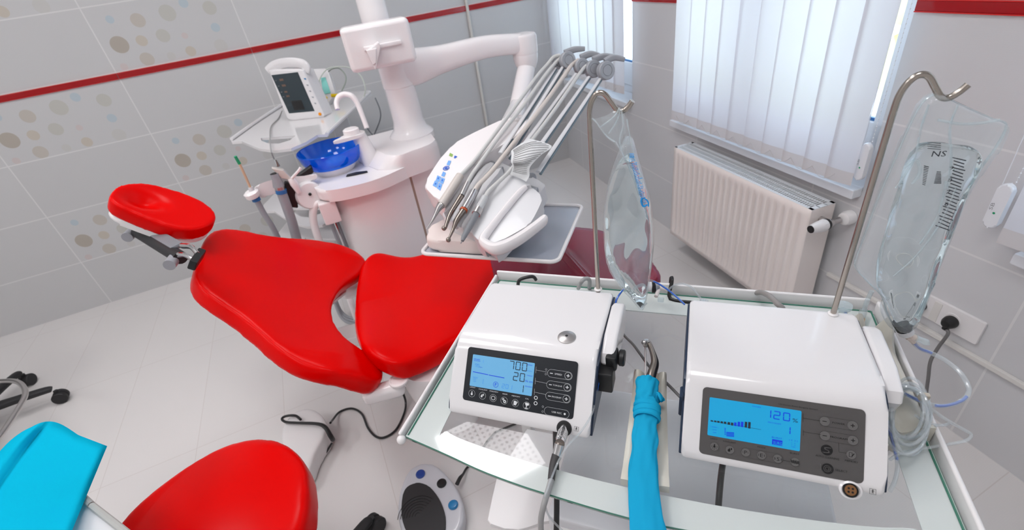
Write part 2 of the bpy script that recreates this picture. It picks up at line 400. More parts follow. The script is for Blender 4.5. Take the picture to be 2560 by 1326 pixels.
bm = B(); box(bm, (-.9, YF-.1, ZC/2), (5.0, 0, 0), (0, .2, 0), (0, 0, ZC)); wall_obj('wall_front', bm, PLASTER, (0, 0, 0), 0)
bm = B(); box(bm, (-.6, (YF+YB)/2, ZC+.05), (5.9, 0, 0), (0, YB-YF+.5, 0), (0, 0, .1)); wall_obj('ceiling', bm, PLASTER, (0, 0, 0), 0)
RZ = math.atan2(WS.y, WS.x)
SILL, HEAD = .672, 2.25
OPEN = [(.10, 1.055), (1.50, 2.572), (3.03, 4.05)]
bm = B(); TH = .34
def wb(s0, s1, z0, z1): box(bm, ((s0+s1)/2, TH/2, (z0+z1)/2), (s1-s0, 0, 0), (0, TH, 0), (0, 0, z1-z0))
wb(-.05, 5.35, 0, SILL); wb(-.05, 5.35, HEAD, ZC)
e = -.05
for a_, b_ in OPEN: wb(e, a_, SILL, HEAD); e = b_
wb(e, 5.35, SILL, HEAD)
wall_obj('wall_right', bm, TILE_R, WC, RZ)
def red_strip(name, segs, fn):
    bm = B()
    for a_, b_ in segs:
        pa, pb = fn(a_), fn(b_); box(bm, (pa+pb)/2+V(0, 0, 1.271), pb-pa, (0, 0, .026), (pb-pa).normalized().cross(V(0, 0, 1))*.008, .002, 2)
    o = struct(name, bm, 'wallred')
    bm = B()
    for a_, b_ in segs:
        pa, pb = fn(a_), fn(b_)
        for z in (1.2565, 1.2855): box(bm, (pa+pb)/2+V(0, 0, z), pb-pa, (0, 0, .003), (pb-pa).normalized().cross(V(0, 0, 1))*.009)
    obj('edge_lip', bm, 'redlip', o)
red_strip('trim_1', [(x, min(x+.698, 1.93)) for x in [-.155-.7*4+.7*k for k in range(8)] if x < 1.9], lambda x: V(x, YB-.003, 0))
red_strip('trim_2', [(1.057, 1.498), (2.575, 3.027)], lambda s: Wp(s, .003, -.032))
# white riser pipe against the back wall
bm = B(); tube(bm, [V(1.232, YB-.012, 0.02), V(1.232, YB-.012, 2.85)], .011, 12, 0)
obj('wall_pipe', bm, 'pipe', label='thin cream pipe running straight up the tiled back wall', cat='pipe')
# windows
def window(i, s0, s1):
    fd = -.13
    bm = B(); z0 = SILL
    def bar(a, b, za, zb, o=fd, d=.07): box(bm, Wp((a+b)/2, o, (za+zb)/2), WS*(b-a), WO_*d, (0, 0, zb-za), .006, 2)
    bar(s0, s1, z0, z0+.07); bar(s0, s1, HEAD-.07, HEAD); bar(s0, s0+.045, z0, HEAD); bar(s1-.045, s1, z0, HEAD)
    m = (s0+s1)/2
    if i > 1: bar(m-.04, m+.04, z0, HEAD)
    halves = ((s0+.040, m-.035), (m+.035, s1-.040)) if i > 1 else ((s0+.040, s1-.040),)
    w = struct('window_%d' % i, bm, 'pvc')
    bm = B()
    for a, b in halves:
        bar(a, b, z0+.062, z0+.20, fd+.012); bar(a, b, HEAD-.15, HEAD-.062, fd+.012); bar(a, a+.05, z0+.07, HEAD-.07, fd+.012); bar(b-.05, b, z0+.07, HEAD-.07, fd+.012)
    w_ = obj('sash', bm, 'pvc', w)
    bm = B()
    for a, b in halves: box(bm, Wp((a+b)/2, fd+.03, z0+.205), WS*(b-a-.09), WO_*.012, (0, 0, .01))
    obj('gasket', bm, 'bluering', w_)
    bm = B()
    for a, b in halves: box(bm, Wp((a+b)/2, fd, (z0+HEAD)/2+.03), WS*(b-a-.08), WO_*.006, (0, 0, HEAD-z0-.2))
    obj('pane', bm, film_mat('window_pane', (.97, .985, .98), .04, (1, 1, 1), .0, .0, 1.45), w_)
    bm = B(); box(bm, Wp((s0+s1)/2, -.045, z0+.004), WS*(s1-s0-.004), WO_*.10, (0, 0, .02), .004, 2)
    box(bm, Wp((s0+s1)/2, .02, z0+.004-.008), WS*(s1-s0+(.0)), WO_*.045, (0, 0, .034), .006, 2)
    obj('window_sill', bm, 'pvc', w)
for i, (a_, b_) in enumerate(OPEN): window(i+1, a_, b_)
# blinds
def blind(edges, off, zb, zt, label, curve, slant):
    s0, s1 = min(edges), max(edges)
    t = thing('vertical_blind', label, 'blind', Wp((s0+s1)/2, off, zb), None)
    for a, b in zip(edges, edges[1:]):
        w = (b-a)*1.10; bm = B(); bp = B(); c0 = (a+b)/2+.004
        n = 8
        for q, za, zz in ((bm, zb+.042, zt), (bp, zb, zb+.044)):
            lo = []; hi = []
            for k in range(n+1):
                f = k/n-.5; s = c0+f*w; o = off + slant*f + curve*(1-4*f*f) + (.0012 if q is bp else 0)
                lo.append(q.verts.new(Wp(s, o, za))); hi.append(q.verts.new(Wp(s, o, zz)))
            for k in range(n): q.faces.new((lo[k], lo[k+1], hi[k+1], hi[k]))
        sl_ = obj('slat', bm, 'blind', t, norm=False); obj('hem_pocket', bp, 'blindpocket', sl_, norm=False)
    bm = B()
    mids = [(a+b)/2 for a, b in zip(edges, edges[1:])]
    for a, b in zip(mids, mids[1:]):
        pts = [Wp(a+(b-a)*k/6, off+.016, zb+.03-.028*(1-(2*k/6-1)**2)) for k in range(7)]
        tube(bm, pts, .0011, 5, 2)
    obj('link_chain', bm, 'blindpocket', t)
    bm = B(); box(bm, Wp((s0+s1)/2, off-.01, zt+.02), WS*(s1-s0+.08), WO_*.045, (0, 0, .04), .004, 2)
    obj('head_rail', bm, 'pvc', t)
    return t
def spx(px, py, off): return (PW(px, py, off)-WC).dot(WS)
OB = .075
e2 = [spx(x, y, OB) for x, y in ((1681, 298), (1712, 309), (1744, 318), (1778, 331), (1817, 345), (1860, 362), (1905, 379), (1957, 399), (2008, 419), (2064, 440), (2119, 463))]
blind(e2, OB, PW(1905, 382, OB).z, 2.28, 'wide white vertical fabric blind drawn over the window above the radiator', .004, -.010)
OB1 = .085
e1 = [spx(x, 180, OB1) for x in (1368, 1388, 1410, 1433, 1455, 1475, 1495, 1514, 1536, 1556)]
blind(e1, OB1, PW(1520, 222, OB1).z, 2.28, 'narrower white vertical fabric blind at the window in the far corner', .003, -.014)
s3 = spx(2514, 570, OB)
blind([s3+.105*k for k in range(10)], OB, PW(2510, 610, OB).z, 2.28, 'white vertical fabric blind at the right window, only its lower corner in view', .003, -.014)
def chain(name, label, pts, loops=True):
    t = thing(name, label, 'blind cord', pts[-1])
    bm = B(); P4 = crom(pts, 8); d = 0; last = P4[0]
    for p in P4[1:]:
        seg = (p-last); L = seg.length; k = 0.0
        while d <= L:
            bmesh.ops.create_icosphere(bm, subdivisions=1, radius=.0021, matrix=Matrix.Translation(last+seg*(d/max(L, 1e-9)))); d += .012
        d -= L; last = p
    obj('bead_chain', bm, 'pvc', t); bm = B(); tube(bm, pts, .0006, 5, 4); obj('cord', bm, 'pvc', t); return t
for nm, s_, lab, zb_, col in (('a', 2.585, 'white beaded blind cord with a long oval weight beside the radiator window', .742, 0), ('b', 2.965, 'white beaded blind cord with a long oval weight at the right window', .742, 0)):
    t = chain('blind_cord', lab, [Wp(s_+.012, .055, 2.2), Wp(s_+.016, .06, 1.4), Wp(s_+.012, .055, zb_+.12)])
    bm = B(); tube(bm, [Wp(s_-.012, .06, 2.2), Wp(s_-.016, .06, 1.4), Wp(s_-.01, .06, zb_+.1)], .0012, 5, 4); obj('cord', bm, 'pvc', t)
    bm = B(); ctr = Wp(s_, .062, zb_+.055)
    slab(bm, rrect(ctr, WS, V(0, 0, 1), .032, .125, .0155, 6), WO_, .018, .005, 3); cw_ = obj('cord_weight', bm, 'pvc', t)
    bm = B(); text_into(bm, 'SB', ctr+WO_*.0004+V(0, 0, -.012)-WS*.006, V(0, 0, 1), -WS, .020, .008, 0)
    obj('weight_print', bm, 'printgrey', cw_)
    bm = B(); discflat(bm, ctr+V(0, 0, -.018)+WO_*.0005, WS, V(0, 0, 1), .003); obj('green_mark', bm, 'green', cw_)
# radiator
rt_ = thing('panel_radiator', 'cream white fluted panel radiator with a top grille under the middle window', 'radiator', Wp(2.1, .08, .12))
rs0, rs1, rz0, rz1, ro0, ro1 = 1.69, 2.512, .118, .612, .03, .135
bm = B(); prof = []; n = 21; mrg = .022; pw = (rs1-rs0-2*mrg)/n
prof.append((rs0, 0)); prof.append((rs0+mrg, 0))
for k in range(n):
    s = rs0+mrg+k*pw
    prof += [(s+pw*.06, 0), (s+pw*.2, -.010), (s+pw*.42, -.010), (s+pw*.56, 0), (s+pw, 0)]
prof.append((rs1, 0))
zs = [(rz0, 0), (rz0+.028, 0), (rz0+.05, 1), (rz1-.05, 1), (rz1-.03, 0), (rz1, 0)]
rows = [[bm.verts.new(Wp(s, ro1 + d*f, z)) for s, d in prof] for z, f in zs]
for a, b in zip(rows, rows[1:]):
    for k in range(len(prof)-1): bm.faces.new((a[k], a[k+1], b[k+1], b[k]))
obj('front_panel', bm, 'radiator', rt_, sol=.0025, ang=.9, norm=False)
bm = B()
for s in (rs0+.002, rs1-.002): box(bm, Wp(s, (ro0+ro1)/2, (rz0+rz1)/2), WS*.005, WO_*(ro1-ro0), (0, 0, rz1-rz0), .002, 2)
obj('side_panel', bm, 'radiator', rt_)
bm = B(); box(bm, Wp((rs0+rs1)/2, ro0+.004, (rz0+rz1)/2), WS*(rs1-rs0), WO_*.008, (0, 0, rz1-rz0-.01)); obj('rear_panel', bm, 'radiator', rt_)
bm = B(); box(bm, Wp((rs0+rs1)/2, .085, (rz0+rz1)/2-.03), WS*(rs1-rs0-.02), WO_*.02, (0, 0, rz1-rz0-.08)); obj('convector_core', bm, 'dark', rt_)
bm = B()
for o_ in (ro0+.006, ro0+.036, ro1-.036, ro1-.006): box(bm, Wp((rs0+rs1)/2, o_, rz1-.001), WS*(rs1-rs0), WO_*(.012 if o_ in (ro0+.006, ro1-.006) else .003), (0, 0, .004))
for k in range(76):
    s = rs0+.02+k*(rs1-rs0-.04)/75; box(bm, Wp(s, (ro0+ro1)/2, rz1-.003), WS*.0045, WO_*(ro1-ro0-.012), (0, 0, .003))
for s in (rs0+.007, rs1-.009): box(bm, Wp(s, (ro0+ro1)/2, rz1-.001), WS*.018, WO_*(ro1-ro0), (0, 0, .004))
obj('top_grille', bm, 'radgrille', rt_)
bm = B()
vz = .563
tube(bm, [Wp(2.512, .085, vz), Wp(2.548, .085, vz)], .012, 14, 0); sphere(bm, Wp(2.55, .085, vz), .016)
tube(bm, [Wp(2.55, .085, vz), Wp(2.553, .045, vz+.004)], .0105, 14, 0); obj('valve_body', bm, 'satin', rt_)
bm = B(); lathe(bm, [(.019, 0), (.021, .004), (.021, .011), (.018, .013)], Wp(2.55, .093, vz), WO_); obj('valve_collar', bm, 'black', rt_)
bm = B(); lathe(bm, [(.020, .0), (.0215, .004), (.021, .022), (.0165, .055), (.014, .062)], Wp(2.55, .104, vz), WO_)
for k in range(9):
    a = 2*PI*k/9; box(bm, Wp(2.55+.021*math.cos(a), .104+.012, vz+.021*math.sin(a)), WS*.002, WO_*.014, (0, 0, .002))
th0 = obj('thermostat_head', bm, 'white', rt_)
bm = B(); lathe(bm, [(.0138, 0), (.0135, .004), (.010, .006)], Wp(2.55, .165, vz), WO_); obj('thermostat_cap', bm, 'black', th0)
bm = B()
lathe(bm, [(.014, 0), (.026, .002), (.026, .02), (.022, .034), (.014, .038)], Wp(2.558, .0, vz+.005), WO_); obj('wall_rosette', bm, 'white', rt_)
bm = B(); sphere(bm, Wp(1.676, .1, .17), .009); tube(bm, [Wp(1.69, .1, .17), Wp(1.67, .1, .17)], .006, 10, 0); obj('vent_plug', bm, 'darksteel', rt_)
# trunking and sockets
bm = B(); box(bm, Wp((2.535+4.9)/2, .007, .309), WS*(4.9-2.535), WO_*.014, (0, 0, .016), .003, 2)
obj('cable_trunking', bm, 'trunk', label='slim white cable trunking running along the tiles below the wall sockets', cat='cable trunking')
sk = thing('wall_socket', 'white double wall socket plate above the cable trunking', 'socket', Wp(2.935, 0, .39))
bm = B(); slab(bm, rrect(Wp(2.925, .010, .392), WS, V(0, 0, 1), .225, .082, .006, 4), WO_, .010, .002, 2); obj('cover_plate', bm, 'white', sk)
for s in (2.865, 2.96):
    bm = B(); lathe(bm, [(.024, 0), (.024, .002), (.020, .0025)], Wp(s, .0095, .39), WO_); obj('socket_insert', bm, 'white', sk)
bm = B(); box(bm, Wp(2.912, .0105, .39), WS*.022, WO_*.002, (0, 0, .07)); obj('centre_rib', bm, 'trunk', sk)
def plug(s, label, cable):
    t = thing('power_plug', label, 'plug', Wp(s, .012, .39))
    bm = B(); lathe(bm, [(.0195, 0), (.0205, .006), (.018, .018), (.012, .028), (.006, .031)], Wp(s, .012, .388), WO_); box(bm, Wp(s, .028, .374), WS*.015, WO_*.016, (0, 0, .024), .004, 2)
    obj('plug_body', bm, 'black', t)
    bm = B(); tube(bm, cable, .0048, 10, 8); obj('power_lead', bm, 'greycable', t)
plug(2.962, 'black plug with a dark grey lead in the right-hand wall socket', [Wp(2.962, .030, .366), PW(2370, 835, .035), PW(2345, 870, .05), PW(2326, 905, .08), PW(2320, 950, .10), PW(2310, 1010, .12), PW(2290, 1060, .14), Wp(3.02, .22, .06), Wp(3.06, .26, .006), Wp(2.9, .30, .006)])
plug(2.868, 'black plug with a dark grey lead in the left-hand wall socket behind the bag', [Wp(2.868, .030, .366), PW(2290, 800, .05), PW(2255, 820, .06), PW(2210, 842, .08), Wp(2.80, .12, .16), Wp(2.76, .14, .04), Wp(2.70, .18, .006), Wp(2.6, .2, .006)])
# ceiling lights (a real lamp's lit diffuser in a frame)
def ceiling_light(x, y, label, w=.6, l=.6):
    t = thing('ceiling_light', label, 'ceiling light', (x, y, ZC-.06), 'ceiling lights')
    bm = B(); box(bm, (x, y, ZC-.03), (w+.04, 0, 0), (0, l+.04, 0), (0, 0, .05), .004, 1); obj('lamp_housing', bm, 'pvc', t)
    m = LIGHT; bm = B(); box(bm, (x, y, ZC-.058), (w, 0, 0), (0, l, 0), (0, 0, .006)); obj('diffuser', bm, m, t)
LIGHT = mat('lit_diffuser', (.9, .9, .9), .4, emis=(1, .985, .995), estr=LAMP)
N_, L_ = nodes(LIGHT); tc_ = N_.new('ShaderNodeTexCoord'); sp_ = N_.new('ShaderNodeSeparateXYZ'); L_.new(tc_.outputs['Object'], sp_.inputs[0])
f_ = [math_node(N_, L_, 'POWER', math_node(N_, L_, 'SUBTRACT', math_node(N_, L_, 'FRACT', math_node(N_, L_, 'MULTIPLY', sp_.outputs[k], 26)), .5), 2) for k in (0, 1)]
d_ = math_node(N_, L_, 'GREATER_THAN', math_node(N_, L_, 'ADD', f_[0], f_[1]), .06)   # perforated grid
L_.new(math_node(N_, L_, 'MULTIPLY_ADD', d_, LAMP*.55, LAMP*.45), N_['Principled BSDF'].inputs['Emission Strength'])
for x, y in ((.33, 1.96), (-1.5, 2.05), (.1, .1), (-1.6, .1), (-2.6, 1.1), (-.6, 1.1)):
    ceiling_light(x, y, 'square lit ceiling panel, one of the six above the room', .56, .56)
# ================================================================ DENTAL CHAIR
AX, AC = V(-.977, .212, 0).normalized(), V(.212, .977, 0).normalized()
ch = thing('dental_chair', 'red leatherette dental chair with raised backrest, separate headrest and reclined white base', 'dental chair', (.05, 1.6, 0))
th_ = math.radians(40); BA = AX*math.cos(th_)+V(0, 0, math.sin(th_)); BN = -BA.cross(AC)
if BN.z < 0: BN = -BN
BP = (V(-.08, 1.48, .485), BN)
bo = [(520,597),(545,587),(585,588),(640,601),(700,612),(760,618),(810,630),(850,648),(883,672),(900,692),(899,708),(878,722),(852,737),(833,757),(821,785),(819,815),(827,847),(850,882),(893,912),(922,938),(940,962),(938,982),(922,995),(890,997),(840,986),(790,972),(745,950),(705,922),(670,890),(635,852),(590,812),(545,780),(505,750),(482,722),(479,695),(490,655),(503,617)]
def bshape(p):
    q = p-BP[0]; a = q.dot(BA); c = q.dot(AC)
    d = .022*math.exp(-((a-.06)/.10)**2) + .018*math.exp(-((a-.42)/.13)**2)*(c/.2)**2*0
    d += .03*min(1, (abs(c-.02)/.30))**2 * (1-min(1, max(0, a/.5)))
    return p + BN*d
out = crom([P(x, y, BP) for x, y in bo], 3, True)
bk_ = obj('backrest', cushion(out, BN, .068, .0065, 55, bshape), 'red', ch, ang=3)
# white backrest shell
cen = sum(out, V(0, 0, 0))/len(out)
bm = B(); slab(bm, [cen+(p-cen)*.80-BN*.024 for p in out[::3]], BN, .022, .006, 2); obj('backrest_shell', bm, 'unit', bk_)
SZ = .495
so = [(915,702),(935,680),(965,667),(1010,662),(1045,655),(1080,640),(1120,624),(1180,606),(1300,592),(1420,588),(1480,592),(1520,602),(1565,622),(1610,655),(1640,694),(1644,715),(1600,738),(1500,765),(1400,785),(1300,815),(1200,846),(1135,868),(1080,902),(1040,925),(1005,943),(975,943),(945,933),(918,905),(902,870),(895,820),(895,780),(903,735)]
def sshape(p):
    x = (p-V(0, 1.5, 0)).dot(AX); c = (p-V(0, 1.5, 0)).dot(AC)
    d = .030*math.exp(-((x-.02)/.10)**2)*(.4+min(1.2, abs(c)/.25)) - .012*math.exp(-((x+.30)/.14)**2)
    return p + V(0, 0, d)
sout = crom([P(x, y, SZ) for x, y in so], 3, True)
obj('seat', cushion(sout, V(0, 0, 1), .080, .0075, 42, sshape), 'red', ch, ang=3)
# clear cover pulled over the foot end
fo = [p for p in sout if (p-V(0, 1.5, 0)).dot(AX) < -.42]
cf = sum(fo, V(0, 0, 0))/len(fo)
def fshape(p):
    p = sshape(p); a = (p-P(1401, 622, .54)); d = (P(1470, 700, .54)-P(1401, 622, .54)).normalized(); q = a-d*a.dot(d)
    return p+V(0, 0, .012*math.exp(-(q.xy.length/.012)**2))
obj('clear_foot_cover', cushion([cf+(p-cf)*1.03 for p in fo], V(0, 0, 1), .086, .009, 8, fshape), 'maroon', ch, ang=3, label='dark tinted clear plastic cover over the foot end')
# headrest
HN = V(.601, -.300, .741).normalized(); HP = (P(400, 535, 1.0), HN)
ho = [(268,514),(279,492),(303,478),(340,472),(380,474),(425,486),(470,502),(508,524),(530,548),(533,568),(515,584),(480,591),(430,585),(375,567),(320,546),(285,532)]
hout = crom([P(x, y, HP) for x, y in ho], 4, True)
HE = (P(535, 560, HP)-P(268, 505, HP)).normalized(); HF = HN.cross(HE)
def hshape(p):
    q = p-HP[0]; a = q.dot(HE); c = q.dot(HF)
    return p + HN*(-.026*math.exp(-((a+.045)/.045)**2-((c-.022)/.03)**2) + .010*(a/.13)**2)
hc = sum(hout, V(0, 0, 0))/len(hout)
hr_ = obj('headrest', cushion(hout, HN, .050, .005, 26, hshape), 'red', ch, ang=3)
bm = B(); slab(bm, [hc+(p-hc)*.95-HN*.018 for p in hout[::2]], HN, .024, .010, 3); obj('headrest_shell', bm, 'white', hr_)
def Pd(px, py, d): return P(px, py, ('d', d))
hd = (hc-EYE).dot(FW)
bm = B()
a0, a1 = Pd(345, 580, hd+.03), Pd(452, 645, hd-.12)
tube(bm, [a0, a1], .019, 14, 0); ha_ = obj('headrest_arm', bm, 'rubber', ch)
bm = B(); w = (a1-a0); box(bm, (a0+a1)/2+V(.012, .012, .014), w*.75, w.cross(V(0, 0, 1)).normalized()*.036, V(0, 0, .016), .006, 2); obj('arm_plate', bm, 'hosegrey', ha_)
for q, d in (((325, 587), .03), ((430, 655), -.13)):
    bm = B(); c_ = Pd(*q, hd+d); tube(bm, [c_-AC*.02, c_+AC*.03], .016, 16, 0); obj('arm_knob', bm, 'midgrey', ha_)
e_ = Pd(490, 645, hd-.17); ep = BP[0]+BA*.50
for q in (((440, 640), (462, 638), (490, 655)), ((455, 615), (478, 618), (495, 636))):
    bm = B(); tube(bm, [Pd(*q[0], hd-.12), Pd(*q[1], hd-.145), Pd(*q[2], hd-.165)], .0065, 12, 5, flat=1.3); obj('hinge_fork', bm, 'chrome', ch)
bm = B(); box(bm, Pd(492, 648, hd-.165), BA*.02, AC*.075, BN*.03, .004, 2); obj('hinge_block', bm, 'black', ch)
# undercarriage
def hz(p, z): return V(p.x, p.y, z)
for px, py in ((975, 975), (905, 722)):
    c_ = P(px, py, .44); bm = B()
    box(bm, c_+AX*.02, AX*.13, AC*.05, V(0, 0, .055), .02, 4); obj('side_bracket', bm, 'unit', ch)
    bm = B(); lathe(bm, [(.03, 0), (.03, .006), (.024, .008), (.0235, .006), (.02, .007)], c_-AX*.035+V(0, 0, .0265)); obj('bracket_cap', bm, 'unit', ch)
bm = B(); lo = []
for z, w_, l_ in ((.0, .15, .27), (.05, .15, .27), (.08, .12, .23)):
    lo.append([bm.verts.new(V(.20, 1.72, z)+AX*x*l_+AC*y*w_) for x, y in [(math.copysign(abs(math.cos(t))**.5, math.cos(t)), math.copysign(abs(math.sin(t))**.5, math.sin(t))) for t in [2*PI*k/32 for k in range(32)]]])
for a, b in zip(lo, lo[1:]):
    for k in range(32): bm.faces.new((a[k], a[(k+1) % 32], b[(k+1) % 32], b[k]))
bm.faces.new(lo[-1]); bm.faces.new(lo[0][::-1]); obj('floor_plate', bm, 'unit', ch)
bm = B(); rings = []
for z, rx, ry, ox in ((.08, .24, .13, 0), (.16, .20, .12, .0), (.26, .20, .13, -.04), (.36, .26, .17, -.04), (.42, .27, .19, -.04), (.445, .25, .17, -.04)):
    rings.append([bm.verts.new(V(.16, 1.60, z)+AX*(ox+rx*math.copysign(abs(math.cos(t))**.6, math.cos(t)))+AC*ry*math.copysign(abs(math.sin(t))**.6, math.sin(t))) for t in [2*PI*k/32 for k in range(32)]])
for a, b in zip(rings, rings[1:]):
    for k in range(32): bm.faces.new((a[k], a[(k+1) % 32], b[(k+1) % 32], b[k]))
bm.faces.new(rings[-1]); bm.faces.new(rings[0][::-1]); obj('lift_column', bm, 'unit', ch)
# rounded white motor housing seen beside the table
bm = B(); hp = P(1045, 1000, .28)
rings = []
for z, r in ((.44, .10), (.38, .105), (.24, .09), (.15, .07), (.125, .05), (.12, .01)):
    rings.append([bm.verts.new(hz(P(1060, 955, .40), z)+AX*(-.06+r*1.2*math.cos(2*PI*k/24))+AC*(.03+r*.8*math.sin(2*PI*k/24))) for k in range(24)])
for a, b in zip(rings, rings[1:]):
    for k in range(24): bm.faces.new((a[k], a[(k+1) % 24], b[(k+1) % 24], b[k]))
bm.faces.new(rings[0][::-1]); bm.faces.new(rings[-1]); obj('motor_housing', bm, 'unit', ch)
# cylinder arm and stay in the gap
bm = B(); tube(bm, [P(870, 735, .36), P(893, 800, .30)], .014, 12, 0); obj('recline_strut', bm, 'unit', ch)
bm = B(); box(bm, P(872, 842, .30), AX*.16, AC*.10, V(0, 0, .05), .008, 2); obj('recline_bracket', bm, 'unit', ch)
bm = B()
for k in range(3): tube(bm, [P(838, 745+7*k, .12), P(850, 775+7*k, .06), P(868, 792+7*k, .05), P(895, 800+6*k, .06)], .008, 8, 5)
obj('supply_hose', bm, 'midgrey', ch)

# ================================================================ DENTAL UNIT (column, post, arm)
un = thing('dental_unit', 'white dental unit column with blue glass spittoon bowl, tall post and swing arm', 'dental unit', (.2, 2.2, 0))
def prism(bm, pts, z0, z1, bev=0, segs=3): return slab(bm, [V(x, y, z1) for x, y in pts], V(0, 0, 1), z1-z0, bev, segs)
body = [(-.02, 2.06), (.03, 1.995), (.12, 1.965), (.22, 1.975), (.322, 2.02), (.322, 2.38), (.0, 2.38)]
bm = B(); prism(bm, body, .03, .772, .012, 2); obj('front_cabinet', bm, 'unit', un)
bm = B(); prism(bm, [(.334, 2.03), (.40, 2.035), (.462, 2.07), (.47, 2.38), (.334, 2.38)], .03, .80, .012, 2); obj('rear_cabinet', bm, 'unit', un)
bm = B(); box(bm, (.328, 2.24, .41), (.012, 0, 0), (0, .42, 0), (0, 0, .74)); obj('joint_strip', bm, mat('beige_joint', (.45, .33, .27), .5), un)
# top moulding with a step up to the post side
bm = B()
topo = crom([V(-.068, 2.16, 0), V(-.068, 2.03, 0), V(-.03, 1.965, 0), V(.06, 1.93, 0), V(.18, 1.925, 0), V(.30, 1.97, 0), V(.36, 2.00, 0)], 4)
slab(bm, [hz(p, .826) for p in topo]+[V(.36, 2.42, .826), V(-.03, 2.42, .826), V(-.068, 2.36, .826)], V(0, 0, 1), .052, .014, 4); obj('bowl_deck', bm, 'unit', un)
bm = B()
front = crom([V(.20, 2.03, 0), V(.27, 1.975, 0), V(.36, 1.985, 0), V(.45, 2.01, 0), V(.495, 2.06, 0)], 4)
ro = []
for z, ins, sx in ((.775, 0, 0), (.83, 0, 0.0), (.865, .006, .04), (.88, .02, .06)):
    pts = [hz(p, z) for p in front]+[V(.51, 2.2, z), V(.51, 2.42, z), V(.16, 2.42, z), V(.15, 2.2, z)]
    cc = sum(pts, V(0, 0, 0))/len(pts)
    ro.append([bm.verts.new(cc+(p-cc)*(1-ins*3)+V(sx*max(0, (cc.x-p.x)/.2), 0, 0)) for p in pts])
for a, b in zip(ro, ro[1:]):
    for k in range(len(a)): bm.faces.new((a[k], a[(k+1) % len(a)], b[(k+1) % len(a)], b[k]))
bm.faces.new(ro[-1]); bm.faces.new(ro[0][::-1]); obj('post_deck', bm, 'unit', un)
pc = V(.425, 2.24, 0)
bm = B(); lathe(bm, [(.105, .86), (.105, .885), (.092, .90), (.078, .915), (.07, .95), (.068, 1.10)], pc, seg=36); obj('lower_post', bm, 'unit', un)
bm = B(); lathe(bm, [(.070, 1.10), (.0725, 1.105), (.0725, 1.27), (.07, 1.29)], pc, seg=36); obj('post_sleeve', bm, 'unit', un)
bm = B(); lathe(bm, [(.058, 1.28), (.058, 2.3)], pc-V(.028, 0, 0), seg=36); obj('upper_post', bm, 'unit', un)
# box-shaped housing on the post
bx = V(-.02, -.075, 0); hx = V(.98, -.10, 0).normalized(); hy = V(.10, .98, 0).normalized()
hcn = V(.362, 2.115, 1.292)
bm = B(); box(bm, hcn, hx*.268, hy*.10, V(0, 0, .165), .02, 4); obj('lamp_housing', bm, 'unit', un)
bm = B(); box(bm, hcn-hy*.056+hx*.01+V(0, 0, .0), hx*.15, hy*.014, V(0, 0, .016), .004, 2)
slab(bm, [hcn-hy*.058+hx*a_+V(0, 0, b_) for a_, b_ in ((-.055, -.005), (-.005, .018), (.0, .005), (-.045, -.075), (-.05, -.04))], -hy, -.045, .004, 2)
slab(bm, [hcn-hy*.09+hx*a_+V(0, 0, b_) for a_, b_ in ((-.06, -.0), (-.02, -.0), (-.035, -.05), (-.05, -.055))], -hy, -.02, .004, 2)
obj('instrument_hook', bm, 'unit', un)
# swing arm
ez = 1.165; el = V(1.04, 2.19, ez)
bm = B(); pts = [pc+V(.0, 0, 1.17), pc+V(.10, .0, 1.165), pc+V(.22, -.01, 1.172), pc+V(.42, -.035, 1.185), el+V(-.03, .0, .005), el+V(.02, 0, .0)]
pr_ = [(.072, .085), (.06, .075), (.045, .058), (.042, .048), (.046, .045), (.05, .042)]
ring = []
for p, (ry, rz) in zip(crom(pts, 5), crom([V(a, b, 0) for a, b in pr_], 5) and [(v.x, v.y) for v in crom([V(a, b, 0) for a, b in pr_], 5)]):
    ring.append([bm.verts.new(p+V(0, ry*math.copysign(abs(math.cos(t))**.7, math.cos(t)), rz*math.copysign(abs(math.sin(t))**.7, math.sin(t)))) for t in [2*PI*k/24 for k in range(24)]])
for a, b in zip(ring, ring[1:]):
    for k in range(24): bm.faces.new((a[k], a[(k+1) % 24], b[(k+1) % 24], b[k]))
bm.faces.new(ring[-1]); bm.faces.new(ring[0][::-1]); obj('swing_arm', bm, 'unit', un)
bm = B(); lathe(bm, [(.058, -.045), (.062, -.035), (.062, .03), (.055, .042), (.03, .047)], el, seg=32); obj('elbow_cap', bm, 'unit', un)
l1 = V(.90, 2.03, .93)
dl = (l1-el-V(0, 0, -.05)).normalized(); bm = B(); lathe(bm, [(.058, -.040), (.060, -.055), (.055, -.085), (.046, -.105), (.044, -.112)], el, seg=32); e0_ = el+V(0, 0, -.10); tube(bm, [e0_, l1], [.042, .044], 28, 0); obj('drop_link', bm, 'unit', un)
# spittoon
bc = V(.045, 2.19, .832)
bm = B(); lathe(bm, [(.075, -.012), (.085, .0), (.10, .022), (.10, .026)], bc, seg=36); obj('bowl_foot', bm, 'unit', un)
bm = B(); lathe(bm, [(.03, .030), (.07, .026), (.105, .034), (.125, .060), (.135, .098), (.139, .100), (.141, .096), (.131, .056), (.110, .028), (.07, .020), (.03, .022)], bc, seg=48, cap=False)
for v in bm.verts: pass
gb_ = obj('glass_bowl', bm, 'blueglass', un)
bm = B(); lathe(bm, [(.046, .03), (.046, .044), (.040, .049), (.01, .050)], bc+V(.012, -.02, 0), seg=28); obj('drain_strainer', bm, 'bluewhite', gb_)
